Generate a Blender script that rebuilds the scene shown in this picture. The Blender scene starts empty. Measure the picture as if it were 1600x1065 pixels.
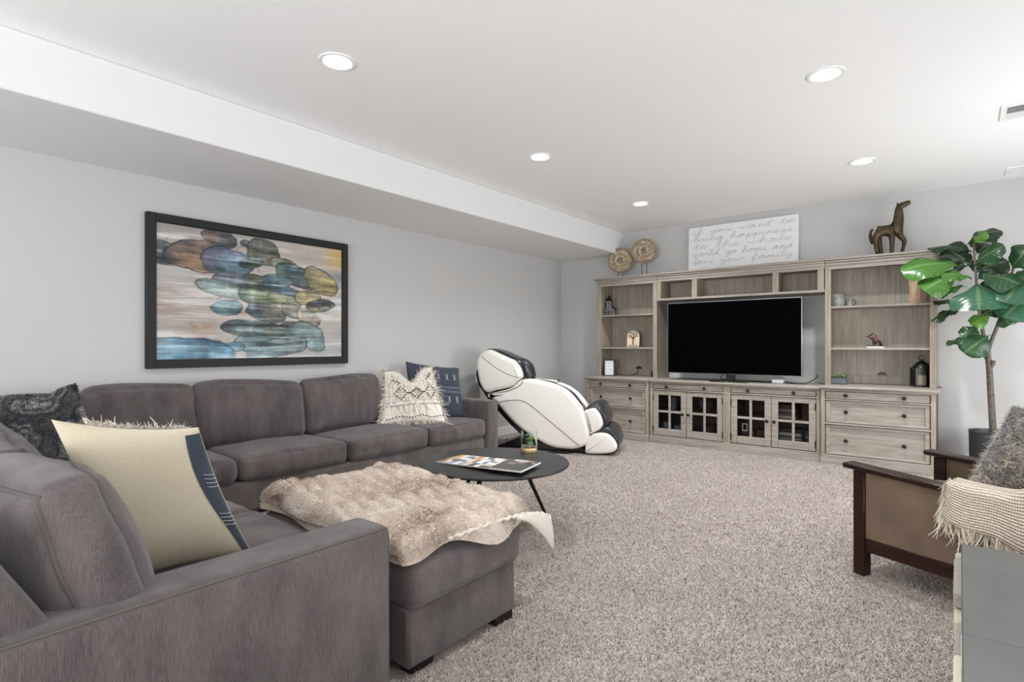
import bpy, math, random
import numpy as np
from mathutils import Matrix, Vector, Euler

random.seed(7)
RNG = np.random.default_rng(7)
scene = bpy.context.scene
C = scene.collection
PI = math.pi
R = math.radians

# ------------------------------------------------------------------ camera, world, lights, exposure
cam_d = bpy.data.cameras.new('camera')
cam = bpy.data.objects.new('camera', cam_d)
C.objects.link(cam)
cam.location = (0, 0, 1.18)
cam.rotation_euler = (R(90), 0, R(39.0))
cam_d.sensor_width = 36
cam_d.lens = 864 / 1600 * 36
cam_d.shift_y = 7.5 / 1600
cam_d.clip_start = 0.05
scene.camera = cam

scene.view_settings.view_transform = 'Standard'
scene.view_settings.look = 'None'
scene.view_settings.gamma = 1
scene.view_settings.use_curve_mapping = False
scene.view_settings.exposure = 0.16

world = bpy.data.worlds.new('daylight')
scene.world = world
world.use_nodes = True
bg = world.node_tree.nodes['Background']
bg.inputs[0].default_value = (0.86, 0.93, 1.0, 1)
bg.inputs[1].default_value = 1.2


def area(name, loc, rot, sx, sy, power, col=(1, 1, 1), spread=180):
    l = bpy.data.lights.new(name, 'AREA')
    l.shape = 'RECTANGLE'
    l.size, l.size_y, l.energy, l.color = sx, sy, power, col
    l.spread = R(spread)
    o = bpy.data.objects.new(name, l)
    o.location, o.rotation_euler = loc, rot
    C.objects.link(o)
    return o


# daylight entering through the glazed openings of the right wall and of the wall behind the photographer; the upward-aimed lamps are fill added to brighten ceiling and soffit
DAY = (0.975, 0.992, 1.0)
area('window_daylight', (1.62, 4.95, 1.12), (0, R(89), 0), 1.4, 2.5, 54, DAY)
area('added_ceiling_fill', (1.61, 4.95, 0.85), (0, R(108), 0), 0.9, 2.5, 2, DAY)
area('window_daylight', (1.62, 0.95, 1.25), (0, R(90), 0), 1.9, 1.9, 14, DAY)
area('added_ceiling_fill', (1.61, 0.95, 0.9), (0, R(115), 0), 1.2, 1.9, 22, DAY)
area('window_daylight', (-1.4, -2.33, 1.35), (R(90), 0, 0), 4.1, 1.8, 40, DAY)
area('added_ceiling_fill', (-1.4, -2.32, 1.0), (R(104), 0, 0), 4.1, 1.0, 84, DAY)
scene.cycles.max_bounces = 14
scene.cycles.diffuse_bounces = 9


# ------------------------------------------------------------------ helpers
def lin(c):
    return tuple(((v / 255) / 12.92 if v / 255 <= 0.04045 else ((v / 255 + 0.055) / 1.055) ** 2.4) for v in c[:3])


def c4(c):
    return lin(c) + (1,)


def newmat(name):
    m = bpy.data.materials.new(name)
    m.use_nodes = True
    nt = m.node_tree
    return m, nt, nt.nodes['Principled BSDF']


def node(nt, typ, **kw):
    n = nt.nodes.new(typ)
    for k, v in kw.items():
        if k.startswith('i_'):
            n.inputs[k[2:].replace('_', ' ')].default_value = v
        else:
            setattr(n, k, v)
    return n


def noise(nt, scale, detail=3, rough=0.55, vec=None, mapscale=None):
    if vec is None:
        tc = nt.nodes.get('TC') or node(nt, 'ShaderNodeTexCoord', name='TC')
        vec = tc.outputs['Object']
    if mapscale:
        mp = node(nt, 'ShaderNodeMapping')
        mp.inputs['Scale'].default_value = mapscale
        nt.links.new(vec, mp.inputs['Vector'])
        vec = mp.outputs['Vector']
    n = node(nt, 'ShaderNodeTexNoise')
    n.inputs['Scale'].default_value = scale
    n.inputs['Detail'].default_value = detail
    n.inputs['Roughness'].default_value = rough
    nt.links.new(vec, n.inputs['Vector'])
    return n.outputs['Fac']


def ramp(nt, fac, stops):
    r = node(nt, 'ShaderNodeValToRGB')
    el = r.color_ramp.elements
    while len(el) < len(stops):
        el.new(0.5)
    for e, (p, c) in zip(el, stops):
        e.position = p
        e.color = c4(c)
    nt.links.new(fac, r.inputs['Fac'])
    return r.outputs['Color']


def bump(nt, b, fac, strength, dist=0.01, prev=None):
    n = node(nt, 'ShaderNodeBump')
    n.inputs['Strength'].default_value = strength
    n.inputs['Distance'].default_value = dist
    nt.links.new(fac, n.inputs['Height'])
    if prev is not None:
        nt.links.new(prev, n.inputs['Normal'])
    nt.links.new(n.outputs['Normal'], b.inputs['Normal'])
    return n.outputs['Normal']


def plain(name, col, rough=0.5, metal=0.0, var=None, bmp=None, coat=0.0, sheen=0.0, mapscale=None):
    """var=(scale, darker colour); bmp=(scale, strength, distance)"""
    m, nt, b = newmat(name)
    b.inputs['Base Color'].default_value = c4(col)
    b.inputs['Roughness'].default_value = rough
    b.inputs['Metallic'].default_value = metal
    b.inputs['Coat Weight'].default_value = coat
    b.inputs['Sheen Weight'].default_value = sheen
    if var:
        f = noise(nt, var[0], 4, mapscale=mapscale)
        nt.links.new(ramp(nt, f, [(0.3, var[1]), (0.7, col)]), b.inputs['Base Color'])
    if bmp:
        bump(nt, b, noise(nt, bmp[0], 4, mapscale=mapscale), bmp[1], bmp[2])
    return m


def wood(name, dark, mid, light, axis, rough=0.55, k=1.0):
    """weathered wood, grain running along axis"""
    m, nt, b = newmat(name)
    sc = [9 * k, 9 * k, 9 * k]
    sc['XYZ'.index(axis)] = 0.55 * k
    f1 = noise(nt, 3.0, 6, 0.6, mapscale=tuple(sc))
    sc2 = [40 * k, 40 * k, 40 * k]
    sc2['XYZ'.index(axis)] = 1.4 * k
    f2 = noise(nt, 3.0, 3, 0.6, mapscale=tuple(sc2))
    mx = node(nt, 'ShaderNodeMath', operation='MULTIPLY_ADD')
    nt.links.new(f2, mx.inputs[0])
    mx.inputs[1].default_value = 0.45
    ad = node(nt, 'ShaderNodeMath', operation='MULTIPLY')
    nt.links.new(f1, ad.inputs[0])
    ad.inputs[1].default_value = 0.55
    nt.links.new(ad.outputs[0], mx.inputs[2])
    col = ramp(nt, mx.outputs[0], [(0.33, dark), (0.5, mid), (0.66, light)])
    nt.links.new(col, b.inputs['Base Color'])
    b.inputs['Roughness'].default_value = rough
    b.inputs['Specular IOR Level'].default_value = 0.25
    bump(nt, b, mx.outputs[0], 0.25, 0.003)
    return m


def attr_mat(name, rough=0.7, attr='Col', bmp=None, coat=0.0, sheen=0.0):
    m, nt, b = newmat(name)
    a = node(nt, 'ShaderNodeAttribute', attribute_name=attr)
    nt.links.new(a.outputs['Color'], b.inputs['Base Color'])
    b.inputs['Roughness'].default_value = rough
    b.inputs['Coat Weight'].default_value = coat
    b.inputs['Sheen Weight'].default_value = sheen
    if bmp:
        bump(nt, b, noise(nt, bmp[0], 3), bmp[1], bmp[2])
    return m


ORG = {}


class MB:
    """collects verts / faces / material slots / colours and links them as ONE mesh object"""

    def __init__(s):
        s.v, s.f, s.mi, s.col, s.n = [], [], [], [], 0

    def add(s, v, f, mi=0, col=None, M=None):
        v = np.asarray(v, float).reshape(-1, 3)
        if M is not None:
            M = np.array(M)
            v = v @ M[:3, :3].T + M[:3, 3]
        s.v.append(v)
        s.f += [tuple(i + s.n for i in q) for q in f]
        s.mi += [mi] * len(f)
        if col is not None:
            col = np.asarray(col, float)
            if col.ndim == 1:
                col = np.tile(col, (len(v), 1))
            s.col.append(col[:, :3])
        else:
            s.col.append(np.ones((len(v), 3)))
        s.n += len(v)
        return s

    def box(s, x0, x1, y0, y1, z0, z1, b=0.0, mi=0, M=None, col=None):
        if x0 > x1: x0, x1 = x1, x0
        if y0 > y1: y0, y1 = y1, y0
        if z0 > z1: z0, z1 = z1, z0
        b = min(b, 0.49 * min(x1 - x0, y1 - y0, z1 - z0))
        if b <= 0:
            v = [(x, y, z) for x in (x0, x1) for y in (y0, y1) for z in (z0, z1)]
            f = [(0, 1, 3, 2), (4, 6, 7, 5), (0, 4, 5, 1), (2, 3, 7, 6), (0, 2, 6, 4), (1, 5, 7, 3)]
            return s.add(v, f, mi, col, M)
        v, idx = [], {}
        lo, hi = (x0, y0, z0), (x1, y1, z1)
        for i in range(8):
            sg = [(i >> 2) & 1, (i >> 1) & 1, i & 1]
            for a in range(3):
                p = []
                for k in range(3):
                    base = hi[k] if sg[k] else lo[k]
                    p.append(base if k == a else base + (-b if sg[k] else b))
                idx[(i, a)] = len(v)
                v.append(p)
        f = []
        bit = (4, 2, 1)
        for a in range(3):
            o = [k for k in range(3) if k != a]
            for sgn in (0, 1):
                base = bit[a] if sgn else 0
                q = [base, base | bit[o[0]], base | bit[o[0]] | bit[o[1]], base | bit[o[1]]]
                q = [idx[(c, a)] for c in q]
                flip = (a == 1) ^ (sgn == 0)
                f.append(tuple(q[::-1] if flip else q))
        for a in range(3):       # edges running along axis a
            o = [k for k in range(3) if k != a]
            for s0 in (0, 1):
                for s1 in (0, 1):
                    base = (bit[o[0]] if s0 else 0) | (bit[o[1]] if s1 else 0)
                    q = [idx[(base, o[0])], idx[(base | bit[a], o[0])], idx[(base | bit[a], o[1])], idx[(base, o[1])]]
                    P = [np.array(v[t]) for t in q]
                    nrm = np.cross(P[1] - P[0], P[3] - P[0])
                    want = np.zeros(3)
                    want[o[0]] = 1 if s0 else -1
                    want[o[1]] = 1 if s1 else -1
                    f.append(tuple(q if nrm @ want > 0 else q[::-1]))
        for i in range(8):
            q = [idx[(i, 0)], idx[(i, 1)], idx[(i, 2)]]
            P = [np.array(v[t]) for t in q]
            want = np.array([1 if i & 4 else -1, 1 if i & 2 else -1, 1 if i & 1 else -1])
            f.append(tuple(q if np.cross(P[1] - P[0], P[2] - P[0]) @ want > 0 else q[::-1]))
        return s.add(v, f, mi, col, M)

    def tube(s, pts, r, n=8, closed=False, mi=0, M=None, col=None, flat=1.0):
        P = np.asarray(pts, float)
        m = len(P)
        rr = np.full(m, r) if np.isscalar(r) else np.asarray(r, float)
        if closed:
            T = np.roll(P, -1, 0) - np.roll(P, 1, 0)
        else:
            T = np.gradient(P, axis=0)
        T /= np.linalg.norm(T, axis=1)[:, None] + 1e-12
        up = np.array([0, 0, 1.0]) if abs(T[0][2]) < 0.9 else np.array([1.0, 0, 0])
        A = np.cross(T[0], up)
        A /= np.linalg.norm(A)
        v = []
        for i in range(m):
            A = A - T[i] * (A @ T[i])
            A /= np.linalg.norm(A) + 1e-12
            B = np.cross(T[i], A)
            for k in range(n):
                t = 2 * PI * k / n
                v.append(P[i] + rr[i] * (math.cos(t) * A + math.sin(t) * B * flat))
        f = []
        for i in range(m if closed else m - 1):
            j = (i + 1) % m
            for k in range(n):
                l = (k + 1) % n
                f.append((i * n + k, i * n + l, j * n + l, j * n + k))
        if not closed:
            f.append(tuple(range(n))[::-1])
            f.append(tuple((m - 1) * n + k for k in range(n)))
        return s.add(v, f, mi, col, M)

    def lathe(s, prof, cx=0, cy=0, n=28, mi=0, M=None, col=None, cap=True):
        v, f = [], []
        for (r, z) in prof:
            for k in range(n):
                t = 2 * PI * k / n
                v.append((cx + r * math.cos(t), cy + r * math.sin(t), z))
        m = len(prof)
        for i in range(m - 1):
            for k in range(n):
                l = (k + 1) % n
                f.append((i * n + k, i * n + l, (i + 1) * n + l, (i + 1) * n + k))
        if cap:
            f.append(tuple(range(n))[::-1])
            f.append(tuple((m - 1) * n + k for k in range(n)))
        return s.add(v, f, mi, col, M)

    def prism(s, poly, y0, y1, r=0.0, n=4, mi=0, M=None, bulge=0.0):
        """polygon in (x, z), extruded from y0 to y1, rims rounded by r"""
        p = np.asarray(poly, float)
        ar = np.sum(p[:, 0] * np.roll(p[:, 1], -1) - np.roll(p[:, 0], -1) * p[:, 1])
        if ar < 0:
            p = p[::-1]
        m = len(p)
        t = np.roll(p, -1, 0) - np.roll(p, 1, 0)
        t /= np.linalg.norm(t, axis=1)[:, None] + 1e-12
        nr = np.stack([t[:, 1], -t[:, 0]], 1)
        rows = []
        if r > 0:
            for i in range(n + 1):
                a = PI / 2 * i / n
                rows.append((y0 + r * (1 - math.sin(a)), r * (1 - math.cos(a))))
            rows = rows[::-1]
            rows = [(y0 + r * (1 - math.cos(PI / 2 * i / n)), r * (1 - math.sin(PI / 2 * i / n))) for i in range(n + 1)]
            rows += [(y1 - r * (1 - math.cos(PI / 2 * i / n)), r * (1 - math.sin(PI / 2 * i / n))) for i in range(n, -1, -1)]
        else:
            rows = [(y0, 0), (y1, 0)]
        v = []
        for (y, ins) in rows:
            q = p - nr * ins
            v += [(a, y, b) for a, b in q]
        f = []
        for i in range(len(rows) - 1):
            for k in range(m):
                l = (k + 1) % m
                f.append((i * m + k, i * m + l, (i + 1) * m + l, (i + 1) * m + k))
        f.append(tuple(range(m))[::-1])
        f.append(tuple((len(rows) - 1) * m + k for k in range(m)))
        return s.add(v, f, mi, None, M)

    def grid(s, P, mi=0, M=None, col=None, flip=False):
        P = np.asarray(P, float)
        a, b = P.shape[:2]
        f = []
        for i in range(a - 1):
            for j in range(b - 1):
                q = (i * b + j, (i + 1) * b + j, (i + 1) * b + j + 1, i * b + j + 1)
                f.append(q[::-1] if flip else q)
        if col is not None and np.asarray(col).ndim == 3:
            col = np.asarray(col).reshape(-1, 3)
        return s.add(P.reshape(-1, 3), f, mi, col, M)

    def build(s, name, mat, parent=None, smooth=True, ang=38, colors=False, fix=False):
        v = np.concatenate(s.v)
        if parent is not None:
            org = ORG.get(parent.name, (0, 0, 0))
        else:
            org = ((v[:, 0].min() + v[:, 0].max()) / 2, (v[:, 1].min() + v[:, 1].max()) / 2, v[:, 2].min())
        me = bpy.data.meshes.new(name)
        me.from_pydata((v - np.array(org)).tolist(), [], s.f)
        for m in (mat if isinstance(mat, (list, tuple)) else [mat]):
            me.materials.append(m)
        if max(s.mi) > 0:
            me.polygons.foreach_set('material_index', s.mi)
        if colors:
            a = me.color_attributes.new('Col', 'FLOAT_COLOR', 'POINT')
            cc = np.concatenate(s.col)
            cc = np.concatenate([cc, np.ones((len(cc), 1))], 1)
            a.data.foreach_set('color', cc.ravel())
        if fix:
            import bmesh
            bm = bmesh.new()
            bm.from_mesh(me)
            bmesh.ops.recalc_face_normals(bm, faces=bm.faces)
            bm.to_mesh(me)
            bm.free()
        if smooth:
            me.polygons.foreach_set('use_smooth', [True] * len(me.polygons))
            me.set_sharp_from_angle(angle=R(ang))
        me.update()
        o = bpy.data.objects.new(name, me)
        C.objects.link(o)
        if parent is not None:
            o.parent = parent
        else:
            o.location = org
        ORG[o.name] = tuple(org)
        return o


def tag(o, label=None, cat=None, group=None, kind=None):
    if label: o['label'] = label
    if cat: o['category'] = cat
    if group: o['group'] = group
    if kind: o['kind'] = kind
    return o


def thing(name, label, cat, loc=(0, 0, 0), group=None, rotz=None):
    """an Empty at the base of a thing; parts are written in world coordinates unless rotz is given (then local)"""
    o = bpy.data.objects.new(name, None)
    o.empty_display_size = 0.05
    C.objects.link(o)
    o.location = loc
    if rotz is not None:
        o.rotation_euler = (0, 0, rotz)
        ORG[o.name] = (0, 0, 0)
    else:
        ORG[o.name] = tuple(loc)
    return tag(o, label, cat, group)


def struct(o):
    o['kind'] = 'structure'
    return o


def dup(root, loc, label=None, rotz=None):
    r = root.copy()
    C.objects.link(r)
    r.location = loc
    if rotz is not None:
        r.rotation_euler = (0, 0, rotz)
    if label:
        r['label'] = label
    for ch in list(root.children):
        c = ch.copy()
        C.objects.link(c)
        c.parent = r
        for g in ch.children:
            d = g.copy()
            C.objects.link(d)
            d.parent = c
    return r


def spline(pts, n=8, closed=False):
    P = np.asarray(pts, float)
    m = len(P)
    out = []
    for i in range(m if closed else m - 1):
        p0 = P[(i - 1) % m] if (closed or i > 0) else 2 * P[0] - P[1]
        p1, p2 = P[i], P[(i + 1) % m]
        p3 = P[(i + 2) % m] if (closed or i + 2 < m) else 2 * P[-1] - P[-2]
        for k in range(n):
            t = k / n
            out.append(0.5 * ((2 * p1) + (-p0 + p2) * t + (2 * p0 - 5 * p1 + 4 * p2 - p3) * t * t + (-p0 + 3 * p1 - 3 * p2 + p3) * t ** 3))
    if not closed:
        out.append(P[-1])
    return np.array(out)


def wob(P, amp, freq, seed, n=6):
    """cheap smooth vector noise: a sum of random sines"""
    r = np.random.default_rng(seed)
    d = np.zeros(len(P))
    for _ in range(n):
        k = r.normal(size=3)
        k *= freq * r.uniform(0.6, 1.7) / np.linalg.norm(k)
        d += np.sin(P @ k + r.uniform(0, 6.28))
    return amp * d / math.sqrt(n)


def axis_pts(h, r, n):
    e = [-h, -h + 0.25 * r, -h + 0.6 * r]
    mid = list(np.linspace(-h + r, h - r, n))
    return np.array(e + mid + [-x for x in e[::-1]])


def cushion(hx, hy, hz, r, puff=(0, 0, 0.03), seed=1, wr=0.004, fr=9.0, n=(14, 14, 5), droop=0.0, pucker=0.0):
    """rounded, puffed box of half sizes; returns verts, faces and the deform function (for its piping)"""
    H = np.array([hx, hy, hz])
    r = min(r, 0.95 * min(H))
    ax = [axis_pts(H[k], r, n[k]) for k in range(3)]
    vs, fs, key = [], [], {}

    def vid(p):
        k = tuple(np.round(p, 5))
        if k not in key:
            key[k] = len(vs)
            vs.append(p)
        return key[k]
    for a in range(3):
        b, c = (a + 1) % 3, (a + 2) % 3
        for sg in (-1, 1):
            ids = []
            for u in ax[b]:
                row = []
                for w in ax[c]:
                    p = np.zeros(3)
                    p[a], p[b], p[c] = sg * H[a], u, w
                    row.append(vid(p))
                ids.append(row)
            for i in range(len(ax[b]) - 1):
                for j in range(len(ax[c]) - 1):
                    q = (ids[i][j], ids[i + 1][j], ids[i + 1][j + 1], ids[i][j + 1])
                    fs.append(q if sg > 0 else q[::-1])

    def deform(P):
        P = np.asarray(P, float)
        inner = np.clip(P, -(H - r), H - r)
        d = P - inner
        d /= np.linalg.norm(d, axis=1)[:, None] + 1e-12
        Q = inner + r * d
        t = np.clip(P / H, -1, 1)
        for a in range(3):
            b, c = (a + 1) % 3, (a + 2) % 3
            w = ((1 - t[:, b] ** 2) * (1 - t[:, c] ** 2)) ** 0.7
            Q[:, a] += puff[a] * t[:, a] * w
        nn = d
        Q += nn * wob(P, wr, fr, seed)[:, None]
        if pucker:
            em = np.clip((np.sort(np.abs(t), 1)[:, 1] - .55) / .45, 0, 1) ** 1.5
            Q += nn * (wob(P, pucker, 38, seed + 7) * em)[:, None]
        if droop:
            Q[:, 2] -= droop * (t[:, 0] ** 2) * (t[:, 2] > 0)
        return Q
    V = np.array(vs)
    return deform(V), fs, deform, H, r


def perimeter(H, axis, sgn, n=14):
    b, c = (axis + 1) % 3, (axis + 2) % 3
    out = []
    seq = [(-1, -1), (1, -1), (1, 1), (-1, 1)]
    for i in range(4):
        p0, p1 = seq[i], seq[(i + 1) % 4]
        for k in range(n):
            t = k / n
            p = np.zeros(3)
            p[axis] = sgn * H[axis]
            p[b] = H[b] * (p0[0] + (p1[0] - p0[0]) * t)
            p[c] = H[c] * (p0[1] + (p1[1] - p0[1]) * t)
            out.append(p)
    return np.array(out)


def soft_box(name, mat, parent, M, hx, hy, hz, r, puff, seed=1, wr=0.004, fr=9.0, n=(14, 14, 5), pipe_axis=None, pipe_r=0.005, droop=0.0, pmat=None, pucker=0.0):
    v, f, dfm, H, rr = cushion(hx, hy, hz, r, puff, seed, wr, fr, n, droop, pucker)
    o = MB().add(v, f, M=M).build(name, mat, parent, ang=80)
    if pipe_axis is not None:
        for sgn in (-1, 1):
            pp = dfm(perimeter(H, pipe_axis, sgn, 14))
            MB().tube(pp, pipe_r, 6, closed=True, M=M).build('piping', pmat or mat, o)
    return o


def TR(loc, rx=0, ry=0, rz=0):
    return Matrix.Translation(loc) @ Euler((R(rx), R(ry), R(rz)), 'XYZ').to_matrix().to_4x4()


class Pillow:
    """throw pillow over four corner points (seen from its front): TL, TR, BR, BL"""

    def __init__(s, TL, TR_, BR, BL, T=0.14, pinch=0.10, chop=0.0, n=26, seed=3, wr=0.004):
        s.c = [np.array(p, float) for p in (TL, TR_, BR, BL)]
        s.T, s.pinch, s.chop, s.n, s.seed, s.wr = T, pinch, chop, n, seed, wr
        nn = np.cross(s.c[1] - s.c[0], s.c[3] - s.c[0])
        s.nrm = -nn / np.linalg.norm(nn)       # towards the front side
        s.nrm = -s.nrm if False else s.nrm

    def at(s, a, b, side):
        """a: -1 left .. 1 right, b: -1 bottom .. 1 top"""
        a, b = np.asarray(a, float), np.asarray(b, float)
        ap = a * (1 - s.pinch * (1 - b ** 2))
        bp = b * (1 - s.pinch * (1 - a ** 2))
        if s.chop:
            bp = bp - s.chop * np.exp(-(a / 0.34) ** 2) * np.clip((b + 0.2) / 1.2, 0, 1) ** 1.5
        u, w = (ap + 1) / 2, (1 - bp) / 2
        TL, TRc, BR, BL = s.c
        P = ((1 - u) * (1 - w))[..., None] * TL + (u * (1 - w))[..., None] * TRc + (u * w)[..., None] * BR + ((1 - u) * w)[..., None] * BL
        th = np.clip((1 - a ** 2) * (1 - b ** 2), 0, 1) ** 0.42 * s.T / 2
        if s.chop:
            th = th * (1 + 0.35 * np.exp(-((a) / 0.3) ** 2) * np.clip(b, 0, 1))
        P = P + (side * th)[..., None] * s.nrm
        sh = P.shape
        P2 = P.reshape(-1, 3)
        edge = np.clip((1 - a ** 2) * (1 - b ** 2), 0, 1).reshape(-1) ** 0.5
        P2 = P2 + s.nrm * (wob(P2, s.wr, 16, s.seed) * edge * side)[:, None] if np.isscalar(side) else P2
        return P2.reshape(sh)

    def mesh(s, mb=None, mi_front=0, mi_back=0, strip=None):
        mb = mb or MB()
        t = np.sin(np.linspace(-PI / 2, PI / 2, s.n))
        A, B = np.meshgrid(t, t, indexing='ij')
        mb.grid(s.at(A, B, 1.0), mi_front, flip=False)
        mb.grid(s.at(A, B, -1.0), mi_back, flip=True)
        return mb

    def edge(s, n=60, inset=1.0):
        t = np.linspace(-1, 1, n // 4, endpoint=False)
        a = np.concatenate([t, np.ones_like(t), -t, -np.ones_like(t)])
        b = np.concatenate([-np.ones_like(t), t, np.ones_like(t), -t])
        return s.at(a * inset, b * inset, 0.0)


def strands(mb, roots, dirs, length, width, segs=3, curl=0.25, grav=0.0, seed=0, col0=None, col1=None, lenvar=0.3):
    """thin tapering ribbons: one strand per root; vectorised"""
    r = np.random.default_rng(seed)
    N = len(roots)
    D = dirs / (np.linalg.norm(dirs, axis=1)[:, None] + 1e-9)
    L = length * (1 + lenvar * r.normal(size=N)).clip(0.4, 1.8)
    side = np.cross(D, r.normal(size=(N, 3)))
    side /= np.linalg.norm(side, axis=1)[:, None] + 1e-9
    bend = r.normal(size=(N, 3)) * curl
    verts = []
    for k in range(segs + 1):
        t = k / segs
        c = roots + D * (L * t)[:, None] + bend * (L * t * t)[:, None] + np.array([0, 0, -grav]) * (L * t * t)[:, None]
        w = width * (1 - 0.8 * t)
        verts += [c - side * w / 2, c + side * w / 2]
    V = np.stack(verts, 1)                    # N, 2(segs+1), 3
    k = 2 * (segs + 1)
    V = V.reshape(-1, 3)
    base = (np.arange(N) * k)[:, None]
    F = []
    for q in range(segs):
        F.append(np.concatenate([base + 2 * q, base + 2 * q + 1, base + 2 * q + 3, base + 2 * q + 2], 1))
    F = np.concatenate(F).tolist()
    col = None
    if col0 is not None:
        c0 = np.asarray(col0, float)
        c1 = np.asarray(col1, float)
        if c0.ndim == 1: c0 = np.tile(c0, (N, 1))
        if c1.ndim == 1: c1 = np.tile(c1, (N, 1))
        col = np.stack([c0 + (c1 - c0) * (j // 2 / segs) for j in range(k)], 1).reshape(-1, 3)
    mb.add(V, F, 0, col)
    return mb


def hair(name, mat, parent, mb, colors=True):
    o = mb.build(name, mat, parent, smooth=False, colors=colors)
    o['kind'] = 'stuff'
    return o


# ------------------------------------------------------------------ materials
M_wall = plain('wall_paint', (198, 197, 196), 0.75, bmp=(160, 0.10, 0.002))
M_ceil = plain('ceiling_paint', (240, 240, 240), 0.85, bmp=(95, 0.22, 0.003))
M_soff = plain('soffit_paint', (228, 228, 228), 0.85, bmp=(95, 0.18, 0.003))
M_white = plain('white_trim_paint', (236, 236, 235), 0.4)
M_vent = plain('vent_enamel', (214, 214, 214), 0.45)
M_black = plain('black_plastic', (14, 14, 15), 0.35)
M_blackmetal = plain('black_metal', (20, 20, 21), 0.4, 0.4)
M_iron = plain('dark_iron', (27, 26, 26), 0.5, 0.5)
M_steel = plain('brushed_steel', (150, 152, 156), 0.3, 0.9)

# carpet
M_carpet, nt, b = newmat('carpet')
f1 = noise(nt, 150, 3, 0.7)
f2 = noise(nt, 2.2, 3, 0.5)
mx = node(nt, 'ShaderNodeMath', operation='MULTIPLY_ADD')
nt.links.new(f2, mx.inputs[0]); mx.inputs[1].default_value = 0.12
ad = node(nt, 'ShaderNodeMath', operation='MULTIPLY'); nt.links.new(f1, ad.inputs[0]); ad.inputs[1].default_value = 0.88
nt.links.new(ad.outputs[0], mx.inputs[2])
nt.links.new(ramp(nt, mx.outputs[0], [(0.34, (112, 100, 92)), (0.48, (178, 166, 157)), (0.62, (214, 204, 196))]), b.inputs['Base Color'])
b.inputs['Roughness'].default_value = 0.95
b.inputs['Specular IOR Level'].default_value = 0.1
nb = bump(nt, b, noise(nt, 110, 3, 0.7), 0.9, 0.012)
bump(nt, b, noise(nt, 12, 3), 0.25, 0.03, prev=nb)


def fabric(name, dark, light, rib='X', ribscale=260, nap=1.0, rough=0.9):
    m, nt, b = newmat(name)
    tc = node(nt, 'ShaderNodeTexCoord', name='TC')
    sc = {'X': (1, 1, 0.05), 'Z': (0.05, 1, 1)}.get(rib, (1, 1, 1))
    fine = noise(nt, ribscale, 2, 0.6, mapscale=(1, 1, 0.07) if rib == 'X' else (0.10, 1, 1))
    big = noise(nt, 3.5, 4, 0.55)
    brush = noise(nt, 5, 3, 0.5, mapscale=(2.2, 2.2, 0.7))
    m1 = node(nt, 'ShaderNodeMath', operation='MULTIPLY_ADD'); nt.links.new(fine, m1.inputs[0]); m1.inputs[1].default_value = 0.50
    m2 = node(nt, 'ShaderNodeMath', operation='MULTIPLY_ADD'); nt.links.new(big, m2.inputs[0]); m2.inputs[1].default_value = 0.30 * nap
    m3 = node(nt, 'ShaderNodeMath', operation='MULTIPLY'); nt.links.new(brush, m3.inputs[0]); m3.inputs[1].default_value = 0.42 * nap
    nt.links.new(m3.outputs[0], m2.inputs[2]); nt.links.new(m2.outputs[0], m1.inputs[2])
    nt.links.new(ramp(nt, m1.outputs[0], [(0.46, dark), (0.74, light)]), b.inputs['Base Color'])
    b.inputs['Roughness'].default_value = rough
    b.inputs['Specular IOR Level'].default_value = 0.15
    b.inputs['Sheen Weight'].default_value = 0.25
    b.inputs['Sheen Roughness'].default_value = 0.4
    bump(nt, b, fine, 0.6, 0.004)
    return m


M_sofa = fabric('taupe_chenille', (71, 65, 65), (107, 99, 98), ribscale=480)
M_pipe = plain('taupe_piping', (86, 80, 78), 0.9)
M_oak_h = wood('weathered_oak_horizontal', (124, 115, 107), (154, 146, 137), (174, 166, 158), 'X', k=1.3)
M_oak_v = wood('weathered_oak_vertical', (130, 118, 104), (155, 144, 130), (174, 164, 150), 'Z', k=1.5)
M_oak_back = wood('weathered_oak_back_panel', (146, 136, 123), (168, 159, 147), (185, 177, 166), 'Z', 0.6, 1.3)
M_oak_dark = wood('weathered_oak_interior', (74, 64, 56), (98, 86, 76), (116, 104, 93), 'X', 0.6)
M_mahog = wood('dark_stained_wood', (26, 14, 12), (40, 22, 19), (58, 34, 29), 'X', 0.3)
M_knob = plain('bronze_knob', (62, 54, 48), 0.35, 0.85)

M_glass, nt, b = newmat('cabinet_glass')
out = nt.nodes['Material Output']
tr = node(nt, 'ShaderNodeBsdfTransparent'); tr.inputs[0].default_value = (0.86, 0.86, 0.86, 1)
gl = node(nt, 'ShaderNodeBsdfGlossy'); gl.inputs['Roughness'].default_value = 0.03
fr = node(nt, 'ShaderNodeFresnel'); fr.inputs['IOR'].default_value = 1.22
ms = node(nt, 'ShaderNodeMixShader')
nt.links.new(fr.outputs[0], ms.inputs[0]); nt.links.new(tr.outputs[0], ms.inputs[1]); nt.links.new(gl.outputs[0], ms.inputs[2])
nt.links.new(ms.outputs[0], out.inputs['Surface'])


def emit(name, col, st):
    m, nt, b = newmat(name)
    b.inputs['Base Color'].default_value = c4(col)
    b.inputs['Emission Color'].default_value = c4(col)
    b.inputs['Emission Strength'].default_value = st
    return m


M_lamp = emit('lamp_lens', (255, 252, 246), 9)

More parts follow.
